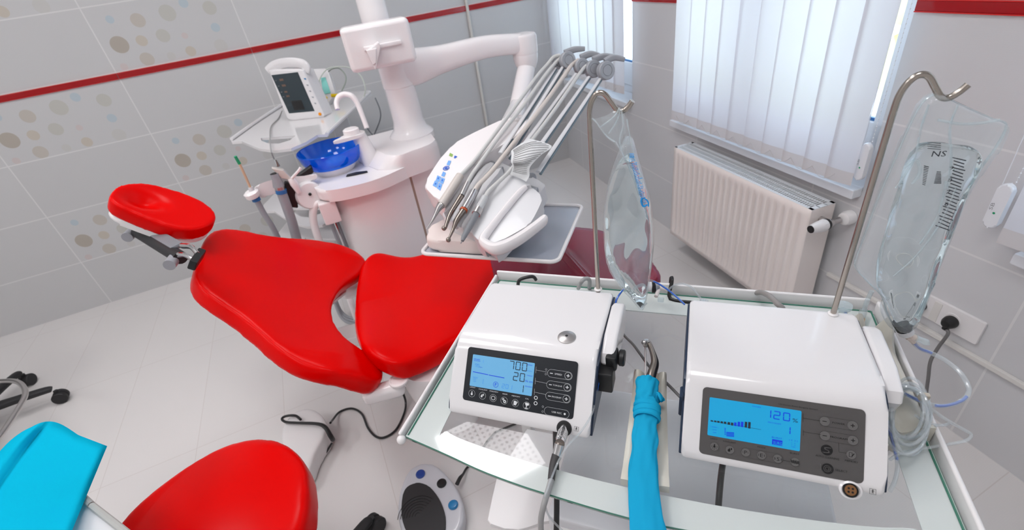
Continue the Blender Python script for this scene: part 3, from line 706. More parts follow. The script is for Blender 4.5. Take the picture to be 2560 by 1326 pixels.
# cup filler tower and swan neck
tb = P(930, 405, .832)
bm = B(); tube(bm, [hz(tb, .82), hz(tb, .90)+V(-.01, 0, 0), hz(tb, .96)+V(-.02, .0, 0)], [.042, .036, .030], 20, 4); obj('filler_tower', bm, 'unit', un)
fz = tb+V(-.035, -.005, 0)
bm = B(); slab(bm, crom([hz(fz, .973)+V(a_, b_, 0) for a_, b_ in ((.045, .01), (.02, .045), (-.03, .035), (-.055, .0), (-.095, -.03), (-.085, -.04), (-.03, -.042), (.03, -.03))], 4, True), V(0, 0, 1), .014, .004, 2); lathe(bm, [(.036, 0), (.034, .022), (.028, .026)], hz(fz, .972)+V(-.01, 0, 0), seg=24); obj('filler_cap', bm, 'unit', un)
bm = B(); dn_ = (fz-EYE).dot(FW)
tube(bm, [Pd(917, 320, dn_-.09), Pd(906, 290, dn_-.1), Pd(893, 258, dn_-.11), Pd(880, 241, dn_-.12), Pd(862, 236, dn_-.12), Pd(847, 243, dn_-.12), Pd(841, 258, dn_-.12), Pd(844, 274, dn_-.12)], [.0105, .0105, .0115, .012, .012, .012, .011, .010], 14, 5); obj('water_spout', bm, 'unit', un)
bm = B(); slab(bm, [P(x, y, .8305) for x, y in ((868, 436), (890, 430), (918, 427), (919, 430), (892, 436), (865, 441))], V(0, 0, 1), .003); obj('drain_slot', bm, 'black', un)
# assistant arm
yy = ('y', 2.06)
def Y(px, py, dy=0): return P(px, py, ('y', 2.06+dy))
bm = B(); c_ = Y(772, 487); lathe(bm, [(.052, -.03), (.058, -.02), (.058, .02), (.052, .03)], c_, V(.25, -1, .1), 32); pd_ = obj('pivot_disc', bm, 'unit', un)
bm = B(); sphere(bm, Y(775, 486, -.033), .0065); obj('pivot_screw', bm, 'black', pd_)
bm = B(); box(bm, (-.045, 2.05, .72), (.07, 0, 0), (0, .14, 0), (0, 0, .10), .008, 2); obj('corner_block', bm, 'unit', un)
bm = B(); slab(bm, crom([Y(x, y) for x, y in ((636, 468), (660, 456), (690, 448), (720, 442), (760, 440), (790, 434), (792, 448), (765, 458), (730, 478), (700, 486), (680, 480), (662, 494), (645, 492), (640, 480))], 3, True), V(.1, -1, .35), .035, .008, 2); hb_ = obj('holder_bar', bm, 'unit', un)
bm = B(); lathe(bm, [(.026, -.012), (.029, -.006), (.029, .008), (.02, .014)], Y(630, 486, -.03), V(-.1, -.1, 1)); obj('holder_ring', bm, 'unit', hb_)
bm = B(); box(bm, Y(728, 487, -.01), V(.04, 0, -.02), V(0, .03, 0), V(.03, 0, .10), .004, 1); box(bm, Y(760, 436, .02), V(.08, 0, .03), V(0, .03, 0), V(0, 0, .03), .004, 1); obj('holder_recess', bm, 'black', un)
for a_ in (((806, 505), (788, 512), (782, 540), (790, 580), (812, 640)), ):
    bm = B(); tube(bm, [Y(*q, -.02) for q in a_], .0165, 14, 6); obj('drain_hose', bm, 'unit', un)
for dx, mt in ((0, 'midgrey'), (10, 'chrome'), (17, 'hosegrey')):
    bm = B(); tube(bm, [Y(812+dx*.5, 512, -.02), Y(828+dx, 560, -.02), Y(852+dx, 620, -.02), Y(880+dx, 680, -.02)], .0075, 10, 5); obj('service_pipe', bm, mt, un)
# items held by the assistant holder
t = thing('saliva_ejector', 'thin grey suction hose with a tan straw and green tip, leftmost in the holder', 'suction hose', Y(632, 486, -.03))
bm = B(); tube(bm, [Y(598, 408, -.04), Y(612, 438, -.035), Y(626, 470, -.03)], .0048, 10, 3); obj('straw', bm, 'tan', t)
bm = B(); tube(bm, [Y(588, 391, -.045), Y(599, 410, -.04)], [.0055, .006], 10, 0); obj('straw_tip', bm, 'green', t)
bm = B(); tube(bm, [Y(626, 468, -.03), Y(633, 484, -.03), Y(638, 494, -.03)], [.009, .012, .013], 12, 0); obj('connector', bm, 'fin', t)
bm = B(); tube(bm, [Y(638, 494, -.03), Y(642, 502, -.03)], .0165, 14, 0); obj('collar', bm, 'bluering', t)
bm = B(); tube(bm, [Y(641, 500, -.03), Y(660, 535, -.03), Y(685, 575, -.03), Y(715, 640, -.0)], .0115, 12, 6); obj('hose', bm, 'midgrey', t)
t = thing('suction_handpiece', 'thick grey suction hose with an open nozzle, beside the thinner one in the holder', 'suction hose', Y(695, 460, -.04))
bm = B(); tube(bm, [Y(685, 434, -.04), Y(691, 448, -.04), Y(697, 466, -.04)], [.016, .017, .022], 16, 0, cap=False); obj('nozzle', bm, 'midgrey', t)
bm = B(); discn = (Y(685, 434, -.04)-Y(697, 466, -.04)).normalized(); lathe(bm, [(.0158, -.003), (.0156, -.001)], Y(685, 434, -.04), discn); lathe(bm, [(.010, .0), (.009, .0015)], Y(685, 434, -.04), discn); obj('nozzle_opening', bm, 'black', t)
bm = B(); tube(bm, [Y(697, 464, -.04), Y(701, 476, -.04)], .019, 16, 0); obj('swivel', bm, 'satin', t)
bm = B(); tube(bm, [Y(702, 474, -.04), Y(704, 483, -.04)], .0215, 16, 0); obj('collar', bm, 'bluering', t)
bm = B(); tube(bm, [Y(704, 481, -.04), Y(718, 520, -.04), Y(733, 565, -.03), Y(752, 640, 0)], .0195, 16, 6); obj('hose', bm, 'midgrey', t)
t = thing('air_water_syringe', 'square-headed beige syringe with a white lever between nozzle and bowl', 'syringe', Y(712, 430, -.04))
bm = B(); box(bm, Y(706, 434, -.03), V(.038, -.0, -.02), V(0, .03, 0), V(-.02, 0, .05), .004, 2); obj('syringe_head', bm, 'hosebeige', t)
bm = B(); tube(bm, [Y(690, 400, -.03), Y(697, 416, -.03)], [.002, .006], 10, 0); obj('needle', bm, 'darksteel', t)
bm = B(); tube(bm, [Y(727, 446, -.04), Y(736, 460, -.045), Y(748, 482, -.045)], [.014, .017, .010], 12, 3); obj('syringe_body', bm, 'unit', t)
bm = B(); tube(bm, [Y(730, 446, -.06), Y(744, 430, -.065), Y(752, 419, -.065)], [.006, .005, .006], 10, 3); obj('lever', bm, 'unit', t)

# ================================================================ INSTRUMENT CONSOLE
co = thing('instrument_console', 'white and grey instrument console with blue keypad, curved handle and hanging tray', 'instrument console', (.42, 1.2, .8))
KP = plane3(P(1120, 600, .875), P(1250, 385, .985), P(1320, 600, .875)); KN = KP[1] if KP[1].z > 0 else -KP[1]; KP = (KP[0], KN)
def K(px, py, up=0): return P(px, py, (KP[0]+KN*up, KN))
# panel body
kb = [(1060, 463), (1068, 474), (1100, 505), (1114, 498), (1150, 448), (1190, 405), (1240, 372), (1290, 340), (1318, 310), (1312, 285), (1278, 290), (1214, 318), (1167, 341), (1122, 368), (1102, 395), (1080, 428)]
bm = B(); slab(bm, crom([K(x, y, .045) for x, y in kb], 2, True), KN, .085, .012, 3); obj('panel_body', bm, 'unit', co)
bm = B(); box(bm, (l1+K(1285, 318, .02))/2, l1-K(1285, 318, .02)+V(.02, .02, 0), V(.05, -.05, 0)*1.1, V(0, 0, .07), .015, 3); obj('arm_joint', bm, 'unit', co)
CX, CYY = 1040, 360
def Cc(X, Y_, up=.0462): return K(CX+X/4.143, CYY+Y_/4.143, up)
def cquad(name, quads, m, up=.0462):
    bm = B()
    for q in quads: bm.faces.new([bm.verts.new(Cc(x, y, up)) for x, y in q])
    return obj(name, bm, m, co)
cquad('key', [[(222, 325), (258, 342), (240, 398), (203, 378)], [(264, 345), (300, 362), (278, 418), (245, 400)], [(196, 378), (232, 398), (212, 452), (172, 430)], [(238, 402), (272, 420), (250, 485), (216, 458)]], 'bluekey')
cquad('key_print', [[(228, 345), (238, 350), (232, 368), (222, 362)], [(270, 365), (280, 370), (274, 388), (264, 382)], [(200, 402), (212, 408), (204, 425), (194, 418)], [(242, 430), (252, 436), (246, 452), (236, 446)]], 'bluepr', .0467)
cquad('joystick_arm', [[(335, 172), (365, 175), (345, 225), (315, 215)], [(280, 285), (310, 300), (290, 342), (260, 330)]], 'bluekey', .0464)
bm = B(); cK = Cc(312, 252); e1_ = (Cc(330, 170)-Cc(280, 330)).normalized(); e2_ = KN.cross(e1_); ringflat(bm, cK, e1_, e2_, .0105, .0028, .0006); discflat(bm, cK, e1_, e2_, .0052, .0008); obj('joystick_ring', bm, 'bluepr', co)
cquad('level_window', [[(352, 92), (384, 108), (374, 136), (340, 122)]], 'greenled')
cquad('maker_mark', [[(400, 120), (428, 130), (405, 150), (392, 145)]], 'bluepr')
# instrument bed: rounded fins side by side
def fin(pts, up, th, m, name='fin', bev=.006):
    bm = B(); slab(bm, crom([K(x, y, up) for x, y in pts], 3, True), KN, th, bev, 3); return obj(name, bm, m, co)
fin([(1112, 520), (1150, 455), (1195, 398), (1215, 392), (1345, 450), (1352, 480), (1250, 615), (1215, 600), (1115, 548)], -.005, .06, 'fin', 'bed')
CZ = [[(672, 150), (700, 160), (560, 350), (440, 560), (310, 700), (300, 680), (430, 480), (560, 260)],
      [(770, 190), (800, 215), (640, 400), (560, 540), (400, 780), (372, 760), (450, 620), (560, 420), (690, 230)],
      [(850, 250), (885, 262), (740, 440), (640, 640), (500, 850), (470, 830), (560, 700), (650, 500), (740, 330)]]
for i, q in enumerate(CZ):
    cq = (sum(a for a, b in q)/len(q), sum(b for a, b in q)/len(q))
    fin([(CX+(cq[0]+(x-cq[0])*1.03+5)/4.143, CYY+(cq[1]+(y-cq[1])*1.03-4)/4.143) for x, y in q], .014, .03, 'midgrey', 'fin_shadow', .003)  # slightly larger grey slab under each fin, painting in its shadow line
    fin([(CX+x/4.143, CYY+y/4.143) for x, y in q], .024, .04, 'fin', 'fin', .009)
fin([(CX+x/4.143, CYY+y/4.143) for x, y in ((975, 320), (1050, 335), (1150, 400), (1190, 432), (1130, 432), (1060, 480), (860, 720), (760, 850), (672, 1000), (572, 905), (640, 790), (750, 620), (830, 470), (900, 370))], .03, .07, 'fin', 'end_fin', .012)
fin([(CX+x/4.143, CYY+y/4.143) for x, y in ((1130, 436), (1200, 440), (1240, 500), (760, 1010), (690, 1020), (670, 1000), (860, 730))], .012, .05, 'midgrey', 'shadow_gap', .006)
fin([(CX+x/4.143, CYY+y/4.143) for x, y in ((1135, 445), (1170, 440), (1240, 480), (1300, 548), (1290, 620), (1190, 810), (1100, 880), (850, 1015), (770, 1020), (705, 985), (760, 900), (900, 720), (1060, 520))], .018, .05, 'fin', 'end_shell', .010)
bm = B(); hp_ = [(1140, 446), (1060, 520), (900, 712), (760, 892), (700, 985), (715, 1035), (800, 1085), (890, 1075), (1010, 1020), (1150, 930), (1310, 805), (1318, 775)]
tube(bm, [K(CX+x/4.143, CYY+y/4.143, .026) for x, y in hp_], [.006, .008, .008, .009, .011, .014, .016, .016, .015, .014, .013, .010], 14, 4, flat=1.4); obj('handle', bm, 'unit', co)
bm = B(); lathe(bm, [(.016, -.02), (.018, -.015), (.018, .015), (.014, .02)], K(1322, 448, -.02), V(.6, -.6, .1)); obj('side_knob', bm, 'midgrey', co)
# tray
tz = .80
tr = [P(1452, 515, tz), P(1388, 656, tz), P(1088, 612, tz), P(1105, 597, tz)]
s2 = V(.69, .72, 0).normalized(); s1 = V(-.72, .69, 0).normalized(); c0 = P(1388, 656, tz)
def TR(a, b, z): return c0 + s1*a + s2*b + V(0, 0, z)
bm = B(); slab(bm, rrect(TR(.205, .165, 0), s1, s2, .42, .33, .02, 5), V(0, 0, 1), .004, .0015, 1); tp_ = obj('tray_plate', bm, mat('steel_tray', (.55, .58, .65), .25, metal=.5), co)
bm = B(); a = rrect(TR(.205, .165, .0), s1, s2, .428, .338, .024, 5); a.append(a[0]); tube(bm, [p+V(0, 0, .003) for p in a], .006, 8, 0); obj('tray_rim', bm, 'white', tp_)
bm = B(); slab(bm, crom([TR(a_, b_, .045) for a_, b_ in ((.40, .02), (.415, .12), (.36, .17), (.25, .15), (.19, .06), (.20, .015), (.30, .01))], 4, True), V(0, 0, 1), .04, .012, 3); obj('tray_mat', bm, mat('beige_mat', (.84, .74, .71), .5), co)
bm = B(); box(bm, TR(.20, .20, .03), s1*.1, s2*.1, V(0, 0, .06), .01, 2); obj('tray_support', bm, 'fin', co)
# instruction tag hanging on the hoses
tg = thing('instruction_tag', 'folded paper instruction tag with printed lines draped over the console hoses', 'tag', K(1320, 400, .06))
g = [[(985, 70, .085), (1080, 0, .098), (1180, -55, .10)], [(988, 110, .088), (1190, 20, .104), (1405, 20, .09)], [(985, 185, .082), (1120, 165, .094), (1290, 120, .086)], [(1000, 230, .070), (1100, 235, .078), (1182, 240, .074)], [(985, 290, .052), (1085, 320, .058), (1175, 330, .056)], [(960, 320, .042), (1060, 350, .045), (1140, 392, .045)]]
def tgrid(o=0):
    a = [crom([K(CX+x/4.143, CYY+y/4.143, u+o) for x, y, u in r], 5) for r in g]
    return [list(c) for c in zip(*[crom(list(c), 5) for c in zip(*a)])]
bm = B(); gg = tgrid(); vv = [[bm.verts.new(p) for p in r] for r in gg]
for a, b in zip(vv, vv[1:]):
    for k in range(len(a)-1): bm.faces.new((a[k], a[k+1], b[k+1], b[k]))
ts_ = obj('tag_sheet', bm, 'paper', tg, norm=False, ang=3)
bm = B(); gl = tgrid(.0012)
for r in range(2, len(gl)-6):
    q = gl[r]; tube(bm, [q[1], q[3], q[5], q[7], q[8]] if r > 11 else [q[1], q[3], q[5], q[7], q[9]], .0005, 4, 0)
obj('tag_lines', bm, 'printblack', ts_)
# instruments with hoses running over the whip arms
WZ = 1.15
def hose_pts(pts, z0, z1):
    out = []; n = len(pts)-1; L = [0]
    for a, b in zip(pts, pts[1:]): L.append(L[-1]+math.hypot(b[0]-a[0], b[1]-a[1]))
    for (x, y), l in zip(pts, L): out.append((x, y, l/L[-1]))
    return out
DH0 = (K(1180, 430, .05)-EYE).dot(FW); 
def wd(x, y):  # depth of the whip-arm bundle: from the bed to the wheels
    f = max(0, min(1, (430-y)/270)); a = K(x, y, .055) if f == 0 else None
    d0 = (K(1250, 420, .055)-EYE).dot(FW); d1 = (P(1450, 170, WZ)-EYE).dot(FW)
    return d0+(d1-d0)*f
def Wd(x, y, o=0):
    if y > 430: return K(x, y, .055)
    return P(x, y, ('d', wd(x, y)+o+((K(x, 430, .055)-EYE).dot(FW)-(K(1250, 430, .055)-EYE).dot(FW))*(1-max(0, min(1, (430-y)/270)))))
wheels = [(1394, 158, 15, .02), (1418, 151, 20, 0), (1453, 166, 19, .01), (1482, 173, 21, .01), (1514, 177, 22, -.01)]
levers = [None, ((1412, 134), (1436, 124), (1462, 122)), ((1452, 145), (1475, 135), (1499, 139)), ((1482, 150), (1510, 141), (1545, 143)), ((1512, 155), (1534, 144), (1562, 149))]
arms = [((1388, 170), (1250, 384)), ((1406, 168), (1268, 392)), ((1440, 184), (1300, 375)), ((1472, 192), (1335, 385)), ((1500, 197), (1345, 430))]
for i, ((x, y, r, dd), lv, ar) in enumerate(zip(wheels, levers, arms)):
    d = wd(x, y)+dd; c_ = P(x, y, ('d', d)); rr = r/CF*d; wn = (EYE-c_).normalized()*.75+V(.35, -.55, .1); wn.normalize()
    bm = B(); lathe(bm, [(rr*.92, -.013), (rr, -.010), (rr, -.003), (rr*.86, -.001), (rr*.86, .001), (rr, .003), (rr, .010), (rr*.93, .013), (rr*.62, .013), (rr*.60, .0115), (rr*.56, .0115), (rr*.54, .0135), (rr*.2, .0135)], c_, wn, 32); gw_ = obj('guide_wheel', bm, 'grey', co)
    if lv:
        bm = B(); tube(bm, [P(q[0], q[1], ('d', d)) for q in lv], [.010, .0085, .006], 10, 5, flat=1.3); obj('whip_lever', bm, 'grey', gw_)
    bm = B(); a0 = P(*ar[0], ('d', wd(*ar[0])+.012)); a1 = Wd(*ar[1], .02); tube(bm, [a0, a1], [.006, .0085], 8, 0, flat=.5); wa_ = obj('whip_arm', bm, 'fin', co)
    bm = B(); tube(bm, [a0+V(.004, -.002, -.006), a1+V(.006, -.002, -.008)], [.0035, .0045], 8, 0); obj('arm_spring_edge', bm, mat('blue_grey_edge', (.18, .24, .28), .4), wa_)
INS = [
 ('ultrasonic_scaler', 'slim beige scaler handpiece with a fine curved tip, leftmost on the instrument console', 'dental handpiece', [(1103, 513), (1150, 440)], .0125, 'hosebeige', [(1065, 574), (1074, 562), (1080, 553), (1088, 538), (1096, 522), (1103, 513)], [.0010, .0016, .0032, .005, .009, .0115], 'satin', None,
   [(1150, 440), (1166, 424), (1190, 397), (1248, 320), (1307, 240), (1345, 188), (1368, 162), (1384, 143), (1400, 138)], .0062, 'hoselight'),
 ('contra_angle_handpiece', 'brown steel angled handpiece with a small round head, second from the left on the console', 'dental handpiece', [(1154, 490), (1169, 457)], .0085, 'satin', [(1113, 571), (1118, 555), (1125, 537), (1138, 515), (1153, 491)], [.0045, .0055, .0068, .0075, .0085], 'darksteel', (1110, 571),
   [(1169, 457), (1182, 434), (1204, 403), (1255, 332), (1310, 262), (1358, 195), (1390, 156), (1412, 137)], .0062, 'hoselight'),
 ('air_motor_handpiece', 'steel handpiece with an orange ring, third from the left on the console', 'dental handpiece', [(1161, 523), (1176, 497), (1186, 478)], .0105, 'chrome', [(1122, 598), (1133, 574), (1142, 552), (1158, 528)], [.003, .0045, .008, .0098], 'darksteel', (1121, 600),
   [(1186, 478), (1196, 463), (1232, 425), (1271, 375), (1330, 300), (1375, 240), (1410, 190), (1430, 162), (1447, 150)], .0072, 'hosebeige'),
 ('polishing_lamp_handpiece', 'dark grey straight handpiece with a thin pin, rightmost on the console beside the end fin', 'dental handpiece', [(1197, 522), (1213, 494)], .0105, 'hoseend', [(1156, 603), (1160, 592), (1172, 570), (1189, 538), (1196, 524)], [.004, .007, .0088, .0095, .0115], 'hosegrey', None,
   [(1213, 494), (1222, 478), (1252, 450), (1281, 420), (1322, 362), (1382, 281), (1430, 212), (1460, 170), (1480, 157)], .0062, 'hoselight')]
for nm, lab, cat_, cyl, cr, cm, tip, tr_, tm_, head, hs, hr, hm in INS:
    t = thing(nm, lab, cat_, K(*tip[-1], .05))
    up = .048
    bm = B(); tube(bm, [K(*q, up) for q in tip], tr_, 14, 4)
    if head: sphere(bm, K(*head, up-.002), .0065, (1, 1, 1.1), 14)
    if nm == 'polishing_lamp_handpiece': tube(bm, [K(1152, 609, up), K(1157, 600, up)], .0012, 8, 0)
    obj('tool_end', bm, tm_, t)
    bm = B(); tube(bm, [K(*q, up) for q in cyl], cr, 18, 0); obj('grip', bm, cm, t)
    if nm == 'air_motor_handpiece':
        bm = B(); tube(bm, [K(1158, 528, up), K(1160, 524.5, up)], .0112, 18, 0); obj('orange_ring', bm, mat('orange_ring', (.55, .10, .03), .4), t)
    if nm == 'polishing_lamp_handpiece':
        bm = B(); tube(bm, [K(1190, 536, up), K(1197, 523, up)], .0125, 18, 0); obj('metal_ring', bm, 'satin', t)
    bm = B(); tube(bm, [Wd(*q) if q[1] <= 430 else K(*q, .05) for q in hs], hr, 12, 6); obj('supply_hose', bm, hm, t)
# ================================================================ PATIENT MONITOR ON ITS TROLLEY
TZ = .97
tl = thing('monitor_trolley', 'white metal trolley with a handled top shelf behind the spittoon', 'trolley', (.0, 2.75, 0))
def Q(px, py, z=TZ): return P(px, py, z)
ZX, ZY, ZS = 560, 140, 5.1
def q5(X, Y_, z=TZ): return P(ZX+X/ZS, ZY+Y_/ZS, z)
shelf = [(90, 1040), (420, 820), (745, 610), (1000, 540), (1450, 470), (1850, 440), (1880, 470), (1640, 680), (1340, 960), (1310, 1000), (1190, 1005)]
outer = [(1190, 1005), (1040, 1100), (850, 1180), (640, 1205), (450, 1180), (300, 1120), (220, 1085), (95, 1095)]
inner = [(465, 1045), (480, 1080), (560, 1115), (700, 1118), (840, 1075), (915, 1015)]
def ring_solid(bm, a, b, th):
    for dz_, fl in ((0, 0), (-th, 1)):
        va = [bm.verts.new(p+V(0, 0, dz_)) for p in a]; vb = [bm.verts.new(p+V(0, 0, dz_)) for p in b]
        ed = [bm.edges.new((va[i], va[(i+1) % len(va)])) for i in range(len(va))]+[bm.edges.new((vb[i], vb[(i+1) % len(vb)])) for i in range(len(vb))]
        bmesh.ops.triangle_fill(bm, use_beauty=True, use_dissolve=False, edges=ed)
        if not fl: ta, tb2 = va, vb
    for t_, u_ in ((ta, va), (tb2, vb)):
        k = len(t_)
        for i in range(k): bm.faces.new((t_[i], t_[(i+1) % k], u_[(i+1) % k], u_[i]))
    return bm
def shelf_mesh(z, dx=V(0, 0, 0)):
    bm = B(); a = [q5(x, y) for x, y in shelf+outer]; b = [q5(x, y) for x, y in inner]
    dz = V(0, 0, z-TZ)+dx
    a = [p+dz for p in a]; b = [p+dz for p in b]
    ring_solid(bm, a, b, .012)
    return bm
obj('top_shelf', shelf_mesh(TZ), 'gloss', tl)
bm = B(); rim = [q5(x, y, TZ+.008) for x, y in [(95, 1060), (420, 830), (745, 620)]]; tube(bm, rim, .008, 8, 3)
rim = [q5(x, y, TZ+.008) for x, y in [(1860, 460), (1640, 680), (1340, 960), (1310, 1000)]]; tube(bm, rim, .008, 8, 0); obj('shelf_rim', bm, 'gloss', tl)
top_h = q5(700, 1200)
for z_, px_, py_ in ((.60, 770, 526), (.42, 812, 606)):
    obj('lower_shelf', shelf_mesh(z_, V(0, 0, 0)), 'gloss', tl)
bm = B()
sc_ = q5(1350, 900)
sc_ = P(858, 330, ('y', 2.86)); box(bm, V(sc_.x, sc_.y, TZ/2+.02), V(.10, .0, 0), V(0, .03, 0), V(0, 0, TZ-.09), .01, 2); obj('trolley_column', bm, 'fin', tl)
bm = B(); cb = V(sc_.x, sc_.y, .06)
for a_ in range(4):
    r_ = PI/4+a_*PI/2; tube(bm, [cb, cb+V(math.cos(r_), math.sin(r_), 0)*.24+V(0, 0, -.01)], .016, 8, 0)
    sphere(bm, cb+V(math.cos(r_), math.sin(r_), 0)*.26+V(0, 0, -.032), .028)
obj('trolley_base', bm, 'fin', tl)
# monitor: front face traced on an upright tilted plane
fbl, fbr = q5(840, 835), q5(1260, 790)
mdx = (fbr-fbl); mdx.z = 0; mdx.normalize(); mback = V(-mdx.y, mdx.x, 0)
MN = (-mback + V(0, 0, .12)).normalized(); MP = (q5(840, 832), MN); mup = MN.cross(mdx) if MN.cross(mdx).z > 0 else mdx.cross(MN)
def m5(X, Y_, o=0): return P(ZX+X/ZS, ZY+Y_/ZS, (MP[0]+MN*o, MN))
mn = thing('patient_monitor', 'white vital signs monitor with a dark screen and orange button, standing on the trolley shelf', 'medical monitor', MP[0])
bm = B(); slab(bm, [m5(x, y) for x, y in ((560, 190), (640, 168), (950, 165), (1005, 180), (1275, 760), (1262, 788), (870, 832), (822, 820), (790, 790))], MN, .10, .010, 3); hs_ = obj('housing', bm, 'gloss', mn)
bm = B(); hpts = [m5(x, y, -.03) for x, y in ((570, 195), (640, 130), (760, 92), (900, 85), (1010, 105), (1050, 150), (1040, 190))]
tube(bm, hpts, .013, 12, 5, flat=1.8); obj('carry_handle', bm, 'gloss', hs_)
bm = B(); slab(bm, [m5(x, y, -.10) for x, y in ((760, 240), (1040, 190), (1290, 700), (1010, 780))], MN, .06, .012, 2); obj('rear_housing', bm, 'gloss', mn)
bm = B(); slab(bm, [m5(x, y, .001) for x, y in ((603, 245), (940, 206), (1155, 703), (830, 733))], MN, .002); ms_ = obj('screen', bm, mat('dark_screen', (.012, .028, .038), .12, coat=.6), mn)
bm = B(); slab(bm, [m5(x, y, .0016) for x, y in ((850, 575), (985, 563), (1030, 680), (900, 695))], MN, .0006); obj('screen_window', bm, 'black', ms_)
bm = B(); mu = (m5(603, 245)-m5(830, 733)).normalized()
for x, y, s, w_, h_ in ((715, 320, '888', .020, .0095), (745, 392, '888', .020, .0095), (775, 470, '888', .016, .0075), (800, 525, '888', .017, .008)):
    seg7(bm, s, m5(x, y, .0016), mdx, mu, w_/3.4, h_, w_/16, w_/16, 0)
obj('readout', bm, mat('faint_amber_digits', (.30, .16, .10), .5), ms_)
bm = B()
for x, y, s in ((655, 322, 'SpO2'), (690, 392, 'PR'), (725, 468, 'NIBP'), (752, 528, 'MAP')): text_into(bm, s, m5(x, y, .0016), mdx, mu, .009, .0042)
obj('screen_lettering', bm, 'printgrey', ms_)
for i, (x, y) in enumerate(((1030, 293), (1062, 373), (1095, 450), (1128, 527), (1160, 605))):
    bm = B(); c_ = m5(x, y, .002); slab(bm, [c_+mdx*a_+mu*b_ for a_, b_ in ((-.006, .0035), (.0055, .003), (.005, -.004), (-.002, -.0035))], MN, .003, .001, 1); obj('side_key', bm, 'pedalteal' if i == 0 else 'midgrey', mn)
bm = B(); lathe(bm, [(.0075, 0), (.0075, .004), (.006, .005)], m5(1225, 740, 0), MN, 24); obj('power_button', bm, 'orange', mn)
bm = B(); tube(bm, [m5(870, 838, -.004), m5(1262, 796, -.004)], .0018, 6, 0); obj('base_gasket', bm, mat('green_gasket', (.15, .25, .15), .6), mn)
# cables behind the monitor
bm = B(); g5 = lambda X, Y_, dz=0: P(ZX+X/ZS, ZY+Y_/ZS, ('d', (q5(1300, 650)-EYE).dot(FW)+dz))
slab(bm, [g5(x, y) for x, y in ((1100, 200), (1120, 160), (1290, 152), (1330, 190), (1420, 470), (1300, 640))], -FW, .05, .008, 2); obj('cable_box', bm, 'gloss', label='small white box lying behind the vital signs monitor', cat='box')
bm = B(); slab(bm, [g5(x, y, -.005) for x, y in ((1235, 280), (1290, 270), (1360, 470), (1265, 490))], -FW, .002); obj('green_label', bm, 'teal', label='pale green card hanging beside the vital signs monitor', cat='card')
t = thing('sensor_cable', 'coiled pale grey sensor cable with a yellow plug beside the vital signs monitor', 'cable', q5(1450, 640))
bm = B(); tube(bm, [g5(*q) for q in ((1300, 640, 0), (1225, 500, 0), (1215, 320, -.02), (1300, 180, -.03), (1420, 140, -.03), (1600, 150, -.02), (1740, 250, -.01), (1800, 400, 0), (1780, 520, .02), (1700, 600, .02), (1540, 670, .02), (1450, 670, 0))], .0035, 8, 6); obj('cable_loop', bm, mat('pale_green_grey_cable', (.60, .64, .58), .4), t)
bm = B(); tube(bm, [g5(*q) for q in ((1330, 200, 0), (1380, 165, -.01), (1470, 160, -.01), (1545, 240, 0), (1550, 330, 0), (1500, 450, .01))], .0035, 8, 6); obj('cable_loop', bm, mat('green_grey_cable', (.32, .36, .32), .4), t)
bm = B(); tube(bm, [g5(1370, 505, -.02), g5(1470, 502, -.02)], .009, 10, 0); obj('cable_plug', bm, 'yellow', t)
bm = B(); tube(bm, [g5(1262, 500, -.02), g5(1310, 540, -.02)], .007, 10, 0); obj('cable_plug', bm, 'yellow', t)
t = thing('monitor_lead', 'thin grey lead hanging from the monitor over the trolley handle to the syringe', 'cable', q5(600, 1200))
bm = B(); tube(bm, [q5(740, 700), q5(690, 800, TZ+.004), q5(600, 900, TZ+.006), q5(588, 1040, TZ+.012), q5(600, 1210, TZ+.01), P(686, 400, ('y', 2.2)), P(693, 416, ('y', 2.07))], .003, 8, 6); obj('lead', bm, 'midcable', t)
bm = B(); tube(bm, [P(938, 245, ('d', 2.75)), P(950, 275, ('d', 2.75)), P(950, 300, ('d', 2.78)), P(935, 340, ('d', 2.8)), P(925, 380, ('d', 2.85))], .004, 8, 6); tube(bm, [P(905, 300, ('d', 2.8)), P(925, 330, ('d', 2.8)), P(945, 350, ('d', 2.8))], .0035, 8, 6)
obj('mains_lead', bm, 'hosegrey', label='dark grey lead drooping behind the trolley shelf beside the post', cat='cable')

# ================================================================ GLASS-TOPPED TROLLEY
GZ = .85
tb_ = thing('instrument_trolley', 'white trolley with a glass top, raised rim and curved front edge', 'trolley', T(.38, .25, 0))
arc = [(-.0, .463), (.086, .478), (.142, .489), (.191, .496), (.257, .502), (.385, .508), (.50, .502), (.60, .492), (.69, .479), (.768, .463)]
outl = [T(0, .012, GZ), T(.012, 0, GZ), T(.756, 0, GZ), T(.768, .012, GZ)] + [T(u, v, GZ) for u, v in crom([V(a, b, 0) for a, b in arc[::-1]], 4) and [(p.x, p.y) for p in crom([V(a, b, 0) for a, b in arc[::-1]], 4)]]
# printed white border: ring between outline and window, under the clear sheet
inner_ = rrect(T(.385, .262, GZ-.0045), TU, TV, .655, .375, .03, 5)
arc_in = []
win = [T(.057, .105, 0), T(.087, .075, 0), T(.683, .068, 0), T(.713, .098, 0), T(.722, .40, 0), T(.70, .437, 0), T(.55, .458, 0), T(.385, .465, 0), T(.23, .460, 0), T(.114, .448, 0), T(.068, .437, 0), T(.057, .42, 0)]
def ring_fill(bm, a, b, z):
    va = [bm.verts.new(hz(p, z)) for p in a]; vb = [bm.verts.new(hz(p, z)) for p in b]
    ed = [bm.edges.new((va[i], va[(i+1) % len(va)])) for i in range(len(va))]+[bm.edges.new((vb[i], vb[(i+1) % len(vb)])) for i in range(len(vb))]
    bmesh.ops.triangle_fill(bm, use_beauty=True, use_dissolve=False, edges=ed)
winr = crom(win, 5, True)
bm = B(); ring_solid(bm, [hz(p, GZ) for p in outl], [hz(p, GZ) for p in winr], .0015); obj('printed_border', bm, 'frosted', tb_)
